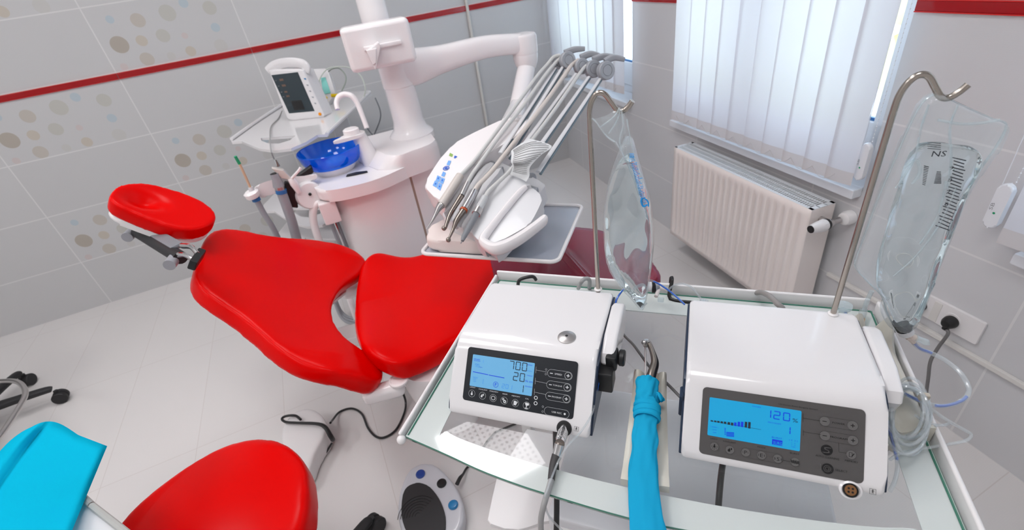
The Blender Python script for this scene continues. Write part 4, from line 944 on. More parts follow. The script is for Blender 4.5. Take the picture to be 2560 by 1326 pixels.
bm = B(); slab(bm, [hz(p, GZ) for p in outl], V(0, 0, 1), .0005); 
bm.free(); bm = B(); vs_ = [bm.verts.new(hz(p, GZ+.0)) for p in winr]; bm.faces.new(vs_); obj('glass_window', bm, 'tableglass', tb_)
bm = B(); k = len(outl); a = [bm.verts.new(hz(p, GZ+.0002)) for p in outl]; b = [bm.verts.new(hz(p, GZ-.006)) for p in outl]
for i in range(k): bm.faces.new((a[i], a[(i+1) % k], b[(i+1) % k], b[i]))
obj('glass_edge', bm, 'glassedge', tb_, sol=.0006)
def rail(pts, h0, h1, th):
    bm = B(); box(bm, (pts[0]+pts[1])/2+V(0, 0, (h0+h1)/2), pts[1]-pts[0], (pts[1]-pts[0]).cross(V(0, 0, 1)).normalized()*th, V(0, 0, h1-h0), th*.45, 3); return bm
obj('rim_rail', rail((T(-.004, -.008, 0), T(.762, -.008, 0)), GZ-.015, GZ+.022, .007), 'white', tb_)
obj('rim_rail', rail((T(-.006, -.006, 0), T(-.006, .468, 0)), GZ-.015, GZ+.012, .007), 'white', tb_)
obj('rim_rail', rail((T(.775, -.006, 0), T(.775, .468, 0)), GZ-.015, GZ+.020, .007), 'white', tb_)
bm = B(); sphere(bm, T(-.004, .470, GZ-.001), .008); sphere(bm, T(.774, .470, GZ+.001), .008); obj('rim_end', bm, 'white', tb_)
# green lines where the sheet edge meets the rim
bm = B()
for a_, b_ in ((T(.004, .003, GZ+.0006), T(.764, .003, GZ+.0006)), (T(.004, .003, GZ+.0006), T(.004, .46, GZ+.0006)), (T(.765, .003, GZ+.0006), T(.765, .46, GZ+.0006))): tube(bm, [a_, b_], .0016, 6, 0)
obj('glass_edge', bm, 'glassedge', tb_)
# carcass under the glass
bm = B()
for u in (.03, .735):
    box(bm, T(u, .05, GZ/2+.02), TU*.03, TV*.03, V(0, 0, GZ-.06), .004, 2)
    box(bm, T(u, .40, GZ-.10), TU*.03, TV*.03, V(0, 0, .17), .004, 2) if False else None
obj('corner_post', bm, 'white', tb_)
bm = B(); box(bm, T(.46, .24, .42), TU*.50, TV*.34, V(0, 0, .36), .008, 2); obj('drawer_cabinet', bm, mat('cabinet_grey_white', (.70, .70, .73), .35), tb_)
for z_ in (.34, .50):
    bm = B(); box(bm, T(.46, .414, z_), TU*.47, TV*.016, V(0, 0, .15), .006, 2); obj('drawer_front', bm, 'white', tb_)
LZ = .42
bm = B(); lp = [P(x, y, LZ) for x, y in ((1242, 1192), (1232, 1240), (1218, 1300), (1226, 1312), (1262, 1322), (1296, 1326), (1322, 1318), (1360, 1305), (1420, 1294), (1500, 1289), (1600, 1292))]+[T(.60, .30, LZ), T(.70, .10, LZ), T(.05, .10, LZ)]
slab(bm, lp, V(0, 0, 1), .012, .002, 1); obj('lower_shelf', bm, 'white', tb_)
bm = B(); box(bm, T(.25, .30, .22), TU*.07, TV*.05, V(0, 0, .38), .008, 2); obj('column_leg', bm, mat('lavender_metal', (.52, .52, .60), .35), tb_)
bm = B(); box(bm, T(.48, .27, .10), TU*.55, TV*.40, V(0, 0, .03), .01, 2); obj('base_plate', bm, mat('dark_base', (.16, .145, .17), .5), tb_)
for u, v in ((.22, .10), (.22, .44), (.74, .10), (.74, .44)):
    bm = B(); p_ = T(u, v, .03); lathe(bm, [(.028, -.014), (.03, -.010), (.03, .010), (.028, .014)], p_, V(.3, .9, 0)); box(bm, p_+V(0, 0, .03), (.03, 0, 0), (0, .03, 0), (0, 0, .05), .004, 2); obj('trolley_wheel', bm, 'rubber', tb_)

# ================================================================ THE TWO DESKTOP UNITS
def arcpts(c, r, a0, a1, n=5): return [(c[0]+r*math.cos(a0+(a1-a0)*k/n), c[1]+r*math.sin(a0+(a1-a0)*k/n)) for k in range(n+1)]
FSL = (V(.33, .95, 0), V(.40, .87, 0))   # slanted front in (v, z)
def unit_profile(o=0):
    """side outline in (v, z): back, flat top, rounded brow, slanted front, rounded chin"""
    pts = [(.150-o, .868-o), (.142-o, .900), (.140-o, .940), (.146, .951+o), (.156, .955+o)]
    pts += [(.285, .956+o), (.303, .9555+o), (.316, .953+o), (.326, .948+o), (.334+o, .940+o)]
    pts += [(.388+o, .8805), (.398+o, .869), (.402+o, .862), (.402+o, .857-o*.5), (.397, .853-o), (.386, .8525-o)]
    return pts
def desktop_unit(name, label, cat, u0, pole_pts):
    t = thing(name, label, cat, T(u0+.125, .27, .8515)); W = .2495
    body = B(); pr = unit_profile()
    a = [T(u0, v, z) for v, z in pr]; slab(body, [p+TU*W for p in a], TU, W, .0075, 3)
    obj('shell', body, 'gloss', t)
    for uu, sg in ((u0, -1), (u0+W, 1)):
        bm = B(); pp = [(v*1, z) for v, z in unit_profile(-.006)]; ctr = T(uu, 0, 0)
        slab(bm, [T(uu+sg*.003, v-.001, z-.003) for v, z in pp], TU*sg, .006, .001, 1); obj('side_panel', bm, 'navy', t)
    for u in (.03, .22):
        bm = B()
        for v in (.17, .37): lathe(bm, [(.008, 0), (.008, .0045)], T(u0+u, v, .8498+.0))
        obj('foot', bm, 'rubber', t)
    bm = B(); tube(bm, pole_pts, .0041, 14, 6); obj('bag_pole', bm, 'steel', t)
    bm = B(); lathe(bm, [(.0075, 0), (.0075, .0015), (.0055, .003)], hz(pole_pts[0], .9555)); obj('pole_socket', bm, 'white', t)
    return t
def pole(u, v, top, tl_=V(0, 0, 0)):
    return [T(u, v, .945), T(u, v, 1.05), T(u, v, 1.15), T(u, v, top-.06), T(u, v, top-.025), T(u+.001, v, top-.004), T(u+.006, v, top+.011), T(u+.014, v, top+.019), T(u+.024, v, top+.017), T(u+.034, v, top+.004), T(u+.042, v, top-.007), T(u+.050, v, top-.009), T(u+.058, v, top-.003), T(u+.064, v, top+.005)]
U1 = desktop_unit('implant_motor_unit', 'white implant motor unit with black front panel and pale blue display, left of the two', 'medical device', .056, pole(.276, .143, 1.300))
U2 = desktop_unit('bone_surgery_unit', 'white ultrasonic bone surgery unit with grey front panel and cyan display, right of the two', 'medical device', .4405, pole(.656, .156, 1.302))
n_ = (T(0, .40, .87)-T(0, .33, .95)).cross(TU).normalized()
if n_.dot(FW) > 0: n_ = -n_
FPp = T(0, .334, .940)*0 + T(0, (.334+.388)/2, (.940+.8805)/2)
FE = TU.normalized(); FU = n_.cross(FE)
if FU.z < 0: FU = -FU
def F(px, py, off=.0012): return P(px, py, (FPp+n_*off, n_))
def PL(X, Y_, off=.0022): return F(1140+X/4.735, 840+Y_/4.735, off)
def PR(X, Y_, off=.0022): return F(1720+X/4.017, 940+Y_/4.017, off)
def panel(t, corners, r, m):
    c_ = sum(corners, V(0, 0, 0))/4; w = ((corners[1]-corners[0]).length+(corners[2]-corners[3]).length)/2; h = ((corners[0]-corners[3]).length+(corners[1]-corners[2]).length)/2
    bm = B(); slab(bm, rrect(c_, FE, FU, w, h, r, 5), n_, .0012, .0003, 1); return obj('control_panel', bm, m, t)
CP1 = panel(U1, [F(1171.7, 863.4), F(1444.3, 909.6), F(1432.8, 1058.2), F(1157, 992.4)], .005, 'panelblack')
CP2 = panel(U2, [F(1753, 966), F(2158, 1026), F(2165.6, 1213), F(1752, 1134)], .006, 'panelgrey')
def screen(t, cs, m):
    c_ = sum(cs, V(0, 0, 0))/4; w = ((cs[1]-cs[0]).length+(cs[2]-cs[3]).length)/2; h = ((cs[0]-cs[3]).length+(cs[1]-cs[2]).length)/2
    bm = B(); slab(bm, rrect(c_, FE, FU, w, h, .0015, 3), n_, .0009); return obj('display', bm, m, t)
d1 = screen(U1, [F(1183, 884, .0016), F(1337.4, 911, .0016), F(1328, 994, .0016), F(1174, 962, .0016)], 'lcdL')
d2 = screen(U2, [F(1771.8, 992.8, .0016), F(2000.8, 1028.4, .0016), F(2002.5, 1129.7, .0016), F(1771, 1088.9, .0016)], 'lcdR')
def ln(bm, fn, x0, y0, x1, y1, w):
    a = fn(x0, y0); b = fn(x1, y1); d = (b-a).normalized(); s = n_.cross(d)*w/2
    bm.faces.new([bm.verts.new(p) for p in (a-s, b-s, b+s, a+s)])
def tx(bm, fn, s, x0, y0, x1, y1, h):
    """lettering along the panel from its lower left to its lower right"""
    a = fn(x0, y0); w = (fn(x1, y1)-a).length/FE.length; text_into(bm, s, a, FE, FU, w, h)
mmL = .2/ (1444-1172)  # metres per pixel roughly
# ---- left display
bm = B(); o = PL(625, 392); seg7(bm, '700', o, FE, FU, .0088, .0140, .0013, .0027, 0)
obj('segment_digits', bm, 'lcddark', d1)
bm = B(); seg7(bm, '20', PL(672, 528), FE, FU, .0088, .0140, .0013, .0028, 0); seg7(bm, '1', PL(775, 672), FE, FU, .003, .0125, .0012, 0, 0)
obj('segment_digits', bm, 'lcddark', d1)
bm = B()
seg7(bm, '201', PL(540, 618), FE, FU, .0048, .0072, .0006, .0020, 0); seg7(bm, '1', PL(300, 570), FE, FU, .003, .0085, .0005, 0, 0); seg7(bm, '95', PL(225, 365), FE, FU, .0036, .0052, .0005, .001, 0)
seg7(bm, '1', PL(310, 318), FE, FU, .002, .0045, .0005, 0, 0)
for x0, y0, x1, y1, s in ((200, 498, 255, 512, 'HIGH'), (205, 520, 235, 526, 'LOW'), (205, 545, 235, 552, 'OFF')): tx(bm, PL, s, x0, y0, x1, y1, .0024)
tx(bm, PL, 'min', 838, 420, 895, 430, .0022); obj('segment_digits', bm, 'lcdmid', d1)
bm = B()
ln(bm, PL, 200, 425, 380, 462, .0011); ln(bm, PL, 388, 465, 572, 500, .0011)
tx(bm, PL, 'IMPLANT', 212, 280, 285, 290, .0020); tx(bm, PL, 'SYSTEM', 212, 298, 285, 308, .0020); tx(bm, PL, 'rpm', 278, 378, 310, 384, .0016)
tx(bm, PL, 'SPEED', 845, 350, 905, 358, .0018); tx(bm, PL, 'TORQUE', 835, 478, 905, 490, .0022); tx(bm, PL, 'N cm', 822, 548, 905, 565, .0036); tx(bm, PL, 'PROGRAM', 818, 605, 900, 620, .0022)
ringflat(bm, PL(470, 578), FE, FU, .0048, .0006, 0); tx(bm, PL, 'F', 458, 594, 483, 592, .0048)
obj('display_lettering', bm, 'lcdblue', d1)
# ---- left panel print
bm = B()
for cy, l0, l1_, s in ((458, 1100, 1358, 'SPEED'), (594, 1090, 1345, 'TORQUE'), (730, 1078, 1335, 'PROGRAM')):
    c_ = PL((l0+l1_)/2, cy+2); pillflat(bm, c_, FE, FU, .0415, .0128, .0003); ringflat(bm, c_+FE*.0138, FE, FU, .0058, .0004, 0)
    quad(bm, c_-FE*.0142, FE, FU, -.0024, -.0006, .0024, .0006); quad(bm, c_+FE*.0138, FE, FU, -.0026, -.0006, .0026, .0006); quad(bm, c_+FE*.0138, FE, FU, -.0006, -.0026, .0006, .0026)
    w = .012 if s == 'SPEED' else .0155
    text_into(bm, s, c_-FE*(.0045+w/2-.002)+V(0, 0, 0)-FU*.0013, FE, FU, w, .0026)
c_ = PL(1190, 910); pillflat(bm, c_, FE, FU, .0415, .0128, .0003); text_into(bm, 'USB REC', c_-FE*.008-FU*.0013, FE, FU, .0165, .0026); discflat(bm, c_+FE*.0135, FE, FU, .0017)
for x0, y0, x1, y1 in ((945, 405, 1085, 432), (938, 536, 1075, 565), (930, 668, 1062, 696)): ln(bm, PL, x0, y0, x1, y1, .0003)
for x, y in ((948, 405), (940, 536), (930, 665)): ln(bm, PL, x, y-38, x-4, y+38, .0003)
for (x, y, xl, yl, xr, s) in ((187, 683, 165, 612, 228, 'LIGHT'), (313, 710, 268, 636, 370, 'COOLANT'), (440, 738, 398, 660, 498, 'FWD/REV'), (569, 768, 548, 692, 608, 'GEAR'), (702, 797, 660, 716, 758, 'MEMORY'), (835, 828, 820, 750, 862, 'CAL')):
    ringflat(bm, PL(x, y), FE, FU, .0061, .0003, 0, 28); tx(bm, PL, s, xl, yl, xr, yl+(xr-xl)*.22, .0019)
# icons inside the round keys
c_ = PL(187, 683); discflat(bm, c_-FU*.0010, FE, FU, .0019); quad(bm, c_, FE, FU, -.0009, .0002, .0009, .0036)
c_ = PL(313, 710); discflat(bm, c_-FE*.0014-FU*.0012, FE, FU, .0018); bm.faces.new([bm.verts.new(c_+FE*a_+FU*b_) for a_, b_ in ((-.003, -.0006), (.0002, -.0006), (-.0008, .0030))]); discflat(bm, c_+FE*.0014+FU*.0014, FE, FU, .0013); bm.faces.new([bm.verts.new(c_+FE*a_+FU*b_) for a_, b_ in ((.0004, .0020), (.0025, .0020), (.0018, .0042))])
c_ = PL(440, 738); ringflat(bm, c_, FE, FU, .0036, .0009, 0, 16, 1.1)
c_ = PL(569, 768); ringflat(bm, c_+FE*.0012-FU*.0014, FE, FU, .0026, .0015, 0, 12); ringflat(bm, c_-FE*.0018+FU*.0020, FE, FU, .0019, .0011, 0, 10)
c_ = PL(702, 797); quad(bm, c_, FE, FU, -.003, -.0036, .0018, .0034); bm.faces.new([bm.verts.new(c_+FE*a_+FU*b_+n_*.0001) for a_, b_ in ((.0006, -.002), (.0016, -.0026), (.0042, .0024), (.0032, .003))])
c_ = PL(835, 828); bm.faces.new([bm.verts.new(c_+FE*a_+FU*b_) for a_, b_ in ((-.0014, .0), (.0005, -.0002), (.0040, .0010), (.0036, .0042), (-.0020, .0048), (-.0030, .0032))]); quad(bm, c_, FE, FU, -.0008, -.003, .0006, .0004); quad(bm, c_, FE, FU, -.0026, -.0050, .0024, -.0036)
for x, y in ((945, 735), (942, 800)):
    c_ = PL(x, y); ringflat(bm, c_, FE, FU, .0032, .0011, 0, 12)
for x, y in ((1067, 400), (1063, 455), (1028, 840), (1025, 898)): ringflat(bm, PL(x, y), FE, FU, .0016, .0003, 0, 10)
obj('panel_lettering', bm, 'print', CP1)
# hood button and lower mark
bm = B(); c_ = P(1417, 844, .956); lathe(bm, [(.0158, 0), (.0155, .0012), (.011, .0028), (.003, .0038)], c_, seg=32); obj('hood_knob', bm, 'satin', U1)
bm = B(); lathe(bm, [(.0026, .0037), (.0022, .0042)], c_, seg=14); obj('knob_centre', bm, 'black', U1)
def man_mark(c_):
    bm = B(); e = .0068
    for a_, b_ in (((-1, -1), (1, -1)), ((1, -1), (1, 1)), ((1, 1), (-1, 1)), ((-1, 1), (-1, -1))):
        p = c_+FE*a_[0]*e/2+FU*a_[1]*e/2; q = c_+FE*b_[0]*e/2+FU*b_[1]*e/2; tube(bm, [p, q], .0002, 4, 0)
    discflat(bm, c_+FU*.0019, FE, FU, .0007); quad(bm, c_, FE, FU, -.0005, -.0008, .0005, .0012); quad(bm, c_, FE, FU, -.0016, .0004, .0016, .0009); quad(bm, c_, FE, FU, -.0008, -.0024, -.0003, -.0006); quad(bm, c_, FE, FU, .0003, -.0024, .0008, -.0006); return bm
obj('patient_mark', man_mark(F(1440.5, 1073, .0016)), 'printblack', U1)
obj('patient_mark', man_mark(F(2182, 1230, .0016)), 'printblack', U2)
# ---- right display
FE0, FU0 = FE, FU; FE, FU = FE*.55, FU*.55
bm = B()
seg7(bm, '1', PR(765, 416), FE, FU, .0155, .0200, .0022, .006, 0); seg7(bm, '2', PR(856, 434), FE, FU, .0155, .0205, .0022, .006, 0); seg7(bm, '0', PR(953, 450), FE, FU, .0155, .0205, .0022, .0034, 0)
seg7(bm, '1', PR(1010, 588), FE, FU, .0040, .0185, .0022, 0, 0)
obj('segment_digits', bm, 'lcdblue', d2)
bm = B(); text_into(bm, '%', PR(1048, 466), FE, FU, .0120, .0095)
xs = [(227, 442, 3), (262, 447, 4), (293, 452, 5), (327, 458, 6), (360, 463, 7), (397, 470, 9), (430, 477, 10)]
def barb(bm, x, y, k, w=28): 
    a = PR(x, y+12+k*.6); quad(bm, a, FE, FU, 0, -.0008, .0058, .0010+k*.00055)
for x, y, k in xs: barb(bm, x, y, k)
for x, y, k in ((568, 490, 23), (602, 497, 26)): barb(bm, x, y, k)
ln(bm, PR, 227, 455, 733, 541, .0004); obj('bar_graph', bm, 'lcddark', d2)
bm = B()
for x, y, k in ((462, 480, 13), (497, 482, 18), (530, 486, 21)): barb(bm, x, y, k)
for k in range(4): ln(bm, PR, 385, 568+k*12, 463, 574+k*12, .0011)
for k in range(5): ln(bm, PR, 367, 528+k*15, 379, 529+k*15, .0011)
c_ = PR(896, 671); quad(bm, c_, FE, FU, -.0115, -.0065, .0115, .0065)
tx(bm, PR, 'BURST', 842, 624, 945, 640, .0036); tx(bm, PR, 'POWER', 645, 312, 733, 325, .0030); tx(bm, PR, 'PROGRAM', 803, 472, 932, 492, .0030)
tx(bm, PR, 'HIGH', 240, 517, 290, 525, .0026); tx(bm, PR, 'LOW', 245, 545, 288, 552, .0024); tx(bm, PR, 'OFF', 248, 573, 285, 580, .0024)
tx(bm, PR, '(                  )', 225, 518, 305, 530, .0044)
tx(bm, PR, '( 3  2 )', 1015, 655, 1100, 668, .0044)
for k in range(2): tx(bm, PR, '1  2', 1040, 680+k*20, 1078, 690+k*20, .0024)
tx(bm, PR, 'OFF', 1038, 718, 1080, 726, .0020)
obj('display_lettering', bm, 'lcdblue', d2)
bm = B(); text_into(bm, 'SURG', PR(856, 686, .0026), FE, FU, .0195, .0072); obj('display_lettering', bm, 'lcdR', d2)
# ---- right panel keys
bm = B()
def kd(c, r):
    q = B(); discflat(q, c, FE, FU, r, 0, 28); obj('key', q, 'key', CP2)
def key(x, y, r=.0115): kd(PR(x, y, .0020), r); ringflat(bm, PR(x, y), FE, FU, r, .0003, 0, 28)
for x, y in ((265, 712), (420, 745), (578, 770), (738, 800), (900, 835), (1075, 868), (1640, 795)): key(x, y, .0105)
for cx, cy in ((1512, 480), (1514, 627)):
    c_ = PR(cx, cy); pillflat(bm, c_, FE, FU, .081, .0235, .0004)
    for s_ in (-1, 1): kd(PR(cx, cy, .0020)+FE*.0290*s_, .0108)
    quad(bm, c_-FE*.0292, FE, FU, -.0045, -.0008, .0045, .0008); quad(bm, c_+FE*.0292, FE, FU, -.0042, -.0009, .0042, .0009); quad(bm, c_+FE*.0292, FE, FU, -.0009, -.0042, .0009, .0042)
    s = 'POWER' if cy < 500 else 'PROGRAM'; w = .026 if cy < 500 else .036
    text_into(bm, s, c_-FE*w/2-FU*.0019, FE, FU, w, .0040)
pillflat(bm, PR(742, 803), FE, FU, .095, .0235, .0003)
ln(bm, PR, 955, 850, 1025, 862, .0004); ln(bm, PR, 1155, 425, 1330, 455, .0004); ln(bm, PR, 1155, 563, 1335, 592, .0004); ln(bm, PR, 1155, 378, 1156, 468, .0004); ln(bm, PR, 1158, 545, 1159, 602, .0004)
ln(bm, PR, 1513, 677, 1517, 768, .0003); ln(bm, PR, 1517, 768, 1590, 778, .0003)
for s, x0, y0, x1, y1, h in (('LIGHT', 225, 636, 297, 648, .0036), ('COOLANT', 352, 662, 480, 685, .0036), ('MODE', 697, 720, 778, 734, .0036), ('BURST', 1025, 782, 1118, 800, .0036), ('AUTO CLEANING', 1280, 808, 1518, 850, .0042), ('MEMORY', 1576, 858, 1710, 884, .0040), ('SELECT', 1480, 955, 1602, 976, .0046)): tx(bm, PR, s, x0, y0, x1, y1, h)
for s, x, y in (('P', 578, 770), ('E', 738, 800), ('S', 905, 838)):
    text_into(bm, s, PR(x, y)-FE*.0030-FU*.0042, FE, FU, .0062, .0084)
    for sg in (-1, 1):
        for q in range({'P': 1, 'E': 2, 'S': 3}[s]):
            quad(bm, PR(x, y)+FE*sg*(.0058+.0014*q), FE, FU, -.0003, -.0025-.0006*q, .0003, .0025+.0006*q)
c_ = PR(265, 712); discflat(bm, c_, FE, FU, .0028); quad(bm, c_, FE, FU, -.0014, .002, .0014, .0062)
for a_ in range(5):
    t_ = PI+PI*a_/4; d_ = FE*math.cos(t_)+FU*math.sin(t_); s_ = n_.cross(d_)*.0005; bm.faces.new([bm.verts.new(p) for p in (c_+d_*.0044-s_, c_+d_*.0078-s_, c_+d_*.0078+s_, c_+d_*.0044+s_)])
c_ = PR(420, 745); discflat(bm, c_-FE*.0018-FU*.0018, FE, FU, .0032); bm.faces.new([bm.verts.new(c_+FE*a_+FU*b_) for a_, b_ in ((-.0048, -.0008), (.0012, -.0008), (-.0008, .0046))]); discflat(bm, c_+FE*.0034+FU*.0020, FE, FU, .0019); bm.faces.new([bm.verts.new(c_+FE*a_+FU*b_) for a_, b_ in ((.0016, .0028), (.0052, .0028), (.0042, .0062))])
c_ = PR(1075, 868)
for k in range(9): quad(bm, c_+FE*(-.0085+.0021*k), FE, FU, -.0008, -.0022-.0022*abs(math.sin(k*1.4)), .0008, .0022+.0022*abs(math.cos(k*1.3)))
c_ = PR(1640, 795); quad(bm, c_, FE, FU, -.0045, -.0052, .0022, -.0044); quad(bm, c_, FE, FU, -.0045, -.0052, -.0037, .0052); quad(bm, c_, FE, FU, -.0045, .0044, .0022, .0052); quad(bm, c_, FE, FU, .0014, -.0052, .0022, .0052); bm.faces.new([bm.verts.new(c_+FE*a_+FU*b_) for a_, b_ in ((.0002, -.003), (.002, -.0035), (.0065, .0030), (.0050, .0042))])
for x, y in ((1394, 747), (1402, 935)): discflat(bm, PR(x, y), FE, FU, .0125, 0, 28)
text_into(bm, 'Ultrasonic Bone Surgery System', PR(908, 292), FE, FU, (PR(1303, 357)-PR(908, 300)).length/FE.length, .0038)
obj('panel_lettering', bm, 'printblack', CP2)
bm = B()
c_ = PR(1394, 747, .0026)
for k_, rr in ((0, .0), (1, .003)): tube(bm, [c_+FE*(-.009+rr)+FU*(-.006-rr*.3), c_+FE*(.002+rr)+FU*(-.0055+rr*.1), c_+FE*(.004-rr*.4)+FU*(-.001), c_+FE*(-.004+rr*.6)+FU*(.0015), c_+FE*(-.002-rr)+FU*(.0055-rr*.3), c_+FE*(.009-rr)+FU*(.006)], .0004, 4, 4)
c_ = PR(1402, 935, .0026); ringflat(bm, c_-FE*.001, FE, FU, .0078, .0012, 0, 20); ringflat(bm, c_-FE*.001, FE, FU, .0045, .0012, 0, 16)
for k in range(3): quad(bm, c_, FE, FU, .001, -.0045+.0036*k, .010, -.0038+.0036*k)
obj('key_symbol', bm, 'panelgrey', CP2)
for k_ in (0,):
    bm = B()
    for k in range(5): discflat(bm, PR(1330, 890+k*13), FE, FU, .0005, 0, 8)
    obj('indicator_dots', bm, 'printgrey', CP2)
# sockets at the chin
bm = B(); FE, FU = FE0, FU0; s2c = F(2126, 1226, .001); lathe(bm, [(.0115, -.004), (.0115, .001), (.0092, .0022), (.009, -.001)], s2c, n_, 28, sx=1.15, xdir=FE); obj('socket_surround', bm, 'gloss', U2)
bm = B(); lathe(bm, [(.0088, .0), (.0088, .0016), (.0074, .0018), (.0070, .001)], s2c, n_, 28); obj('socket_ring', bm, 'printblack', U2)
bm = B(); lathe(bm, [(.0068, .0), (.0068, .0012)], s2c, n_, 24)
obj('socket_face', bm, mat('bronze_contact', (.32, .16, .07), .35, metal=.7), U2)
bm = B()
for a_ in range(4): discflat(bm, s2c+n_*.0014+FE*.0032*math.cos(a_*PI/2+PI/4)+FU*.0032*math.sin(a_*PI/2+PI/4), FE, FU, .0014, 0, 12)
obj('socket_pins', bm, 'printblack', U2)
# pump heads on the right flanks
def pump(t, u0, base_v=.0):
    bm = B(); uu = u0+.2495
    slab(bm, [T(uu+.026, v, z) for v, z in ((.17, .948), (.185, .955), (.262, .955), (.30, .945), (.308, .93), (.300, .905), (.285, .895), (.18, .895), (.17, .905))], TU, .024, .006, 3); obj('pump_cover', bm, 'gloss', t)
    if base_v: return
    bm = B(); box(bm, T(uu+.013, .312, .905), TU*.024, TV*.034, V(0, 0, .042), .003, 2); box(bm, T(uu+.020, .295, .93), TU*.018, TV*.03, V(0, 0, .03), .004, 2); obj('pump_bracket', bm, 'black', t)
    bm = B(); lathe(bm, [(.012, 0), (.014, .002), (.014, .008), (.012, .010)], T(uu+.030, .288, .928), TU, 20, sx=1); obj('pump_knob', bm, 'black', t)
pump(U1, .056); pump(U2, .4405, 1)
bm = B(); box(bm, T(.4405-.004, .335, .90), TU*.006, TV*.022, V(0, 0, .045), .002, 1); obj('side_clip', bm, 'navy', U2)

# motor plug and cord at the left unit
t = thing('motor_connector', 'ribbed metal connector with grey motor cord plugged in below the left unit panel', 'connector', F(1405, 1085))
j0 = F(1410, 1072, .002); 
def G(px, py, z): return P(px, py, z)
p0 = j0; p1 = G(1400, 1108, .880); p2 = G(1392, 1140, .868); p3 = G(1383, 1165, .862); p4 = G(1378, 1200, .858)
bm = B(); d_ = (p1-p0); tube(bm, [p0, p0+d_*.25, p0+d_*.26, p0+d_*.8, p0+d_*.82, p1], [.0072, .0072, .0078, .0078, .007, .007], 20, 0)
for k in range(5): tube(bm, [p0+d_*(.3+.1*k), p0+d_*(.35+.1*k)], .0083, 20, 0)
obj('connector_sleeve', bm, 'chrome', t)
bm = B(); tube(bm, [p1, p1+(p2-p1)*.12], .0074, 18, 0); obj('gold_ring', bm, 'darksteel', t)
bm = B(); tube(bm, [p1+(p2-p1)*.12, p2], [.0078, .0072], 18, 0); obj('connector_body', bm, 'chrome', t)
bm = B(); tube(bm, [p2, p3, p4], [.0078, .006, .0052], 16, 3); obj('strain_relief', bm, mat('dark_grey_boot', (.05, .048, .05), .5), t)
bm = B(); lathe(bm, [(.0125, -.001), (.012, .0012), (.008, .0018)], j0, n_, 24); obj('socket_nut', bm, 'black', t)
bm = B(); tube(bm, [p4, G(1369, 1232, .860), G(1358, 1270, .845), G(1352, 1310, .80), G(1356, 1380, .70)], .0044, 12, 8); obj('motor_cord', bm, 'midcable', t)
bm = B(); tube(bm, [P(1512, 880, .93), P(1502, 930, .91), P(1490, 990, .895), P(1480, 1035, .89), P(1452, 1080, .885), P(1420, 1115, .885), P(1398, 1150, .872), P(1385, 1180, .868), P(1372, 1215, .87), P(1362, 1250, .856), P(1372, 1290, .80), P(1408, 1330, .74)], .0016, 8, 6); obj('irrigation_line', bm, 'cleartube', label='thin clear line running down beside the left unit to its motor cord', cat='tube')
bm = B(); tube(bm, [P(1512, 883, .928), P(1510, 892, .925), P(1508, 905, .921)], [.004, .0045, .003], 10, 3); obj('tube_connector', bm, 'cleartube', label='clear tube connector at the black pump bracket of the left unit', cat='connector')
bm = B(); tube(bm, [P(1506, 906, .92), P(1498, 945, .908), P(1489, 985, .897), P(1481, 1000, .894)], .0022, 8, 5); obj('blue_tube', bm, 'bluetube', label='short blue-striped tube beside the left unit panel', cat='tube')

# handpiece cradle and the sleeved handpiece
def cradle(name, label, fn, tilt=0):
    t = thing(name, label, 'instrument rest', fn(0, 0, 0))
    side = [(0, 0), (0, .010), (.006, .016), (.022, .030), (.040, .036), (.11, .030), (.18, .020), (.196, .014), (.2, .0)]
    W = .066
    bm = B()
    n = 12; prof = []
    L = .205; rows = []
    for i in range(17):
        f = i/16; y = f*L
        hgt = .010+.026*math.exp(-((f-.07)/.10)**2) + .012*math.exp(-((f-.98)/.06)**2) + .006*(1-f)
        w = W*(.80+.20*f)
        row = []
        for j in range(13):
            g = j/12*2-1; x = g*w/2
            gro = math.exp(-(g/.42)**2)
            z = hgt*(1-.72*gro)*(1-(abs(g)**10)*.25) if 0 < i < 16 else hgt*(1-.72*gro)*.8
            row.append(bm.verts.new(fn(x, y, max(z, .003))))
        rows.append(row)
    for a, b in zip(rows, rows[1:]):
        for j in range(12): bm.faces.new((a[j], a[j+1], b[j+1], b[j]))
    base = []
    rim = rows[0] + [r[-1] for r in rows[1:-1]] + rows[-1][::-1] + [r[0] for r in rows[1:-1]][::-1]
    lowv = []
    for v in rim: lowv.append(bm.verts.new(v.co*1)); 
    dirz = fn(0, 0, 1)-fn(0, 0, 0)
    for v in lowv:
        h = (v.co-fn(0, 0, 0)).dot(dirz); v.co -= dirz*(h-.001)
    k = len(rim)
    for i in range(k): bm.faces.new((rim[i], rim[(i+1) % k], lowv[(i+1) % k], lowv[i]))
    bm.faces.new(lowv)
    obj('rest_body', bm, 'cream', t, ang=.8); return t
cdir = (T(.392, .445, 0)-T(.382, .262, 0)).normalized(); cx_ = V(0, 0, 1).cross(cdir)*-1
co0 = T(.384, .258, GZ+.0005)
cradle('handpiece_rest', 'cream plastic handpiece rest standing on the glass between the two units', lambda x, y, z: co0+cx_*x+cdir*y+V(0, 0, z))
co1 = T(.735, .085, GZ+.0005); cd1 = TV.normalized()
cradle('tubing_rest', 'cream plastic handpiece rest under the coiled tubing, right of the grey-panelled unit', lambda x, y, z: co1+TU*x*1.05+cd1*y*1.02+V(0, 0, z*1.7))
t = thing('surgical_handpiece', 'angled steel handpiece lying in the cream rest, its cord wrapped in a blue sleeve', 'handpiece', T(.385, .26, GZ+.02))
zz = .895
bm = B(); tube(bm, [P(1622, 858, .905), P(1631, 880, .904), P(1637, 902, .902), P(1636, 915, .900), P(1630, 935, .898), P(1624, 960, .895)], [.0042, .0048, .0062, .0072, .0078, .0075], 18, 4); obj('steel_neck', bm, 'darksteel', t)
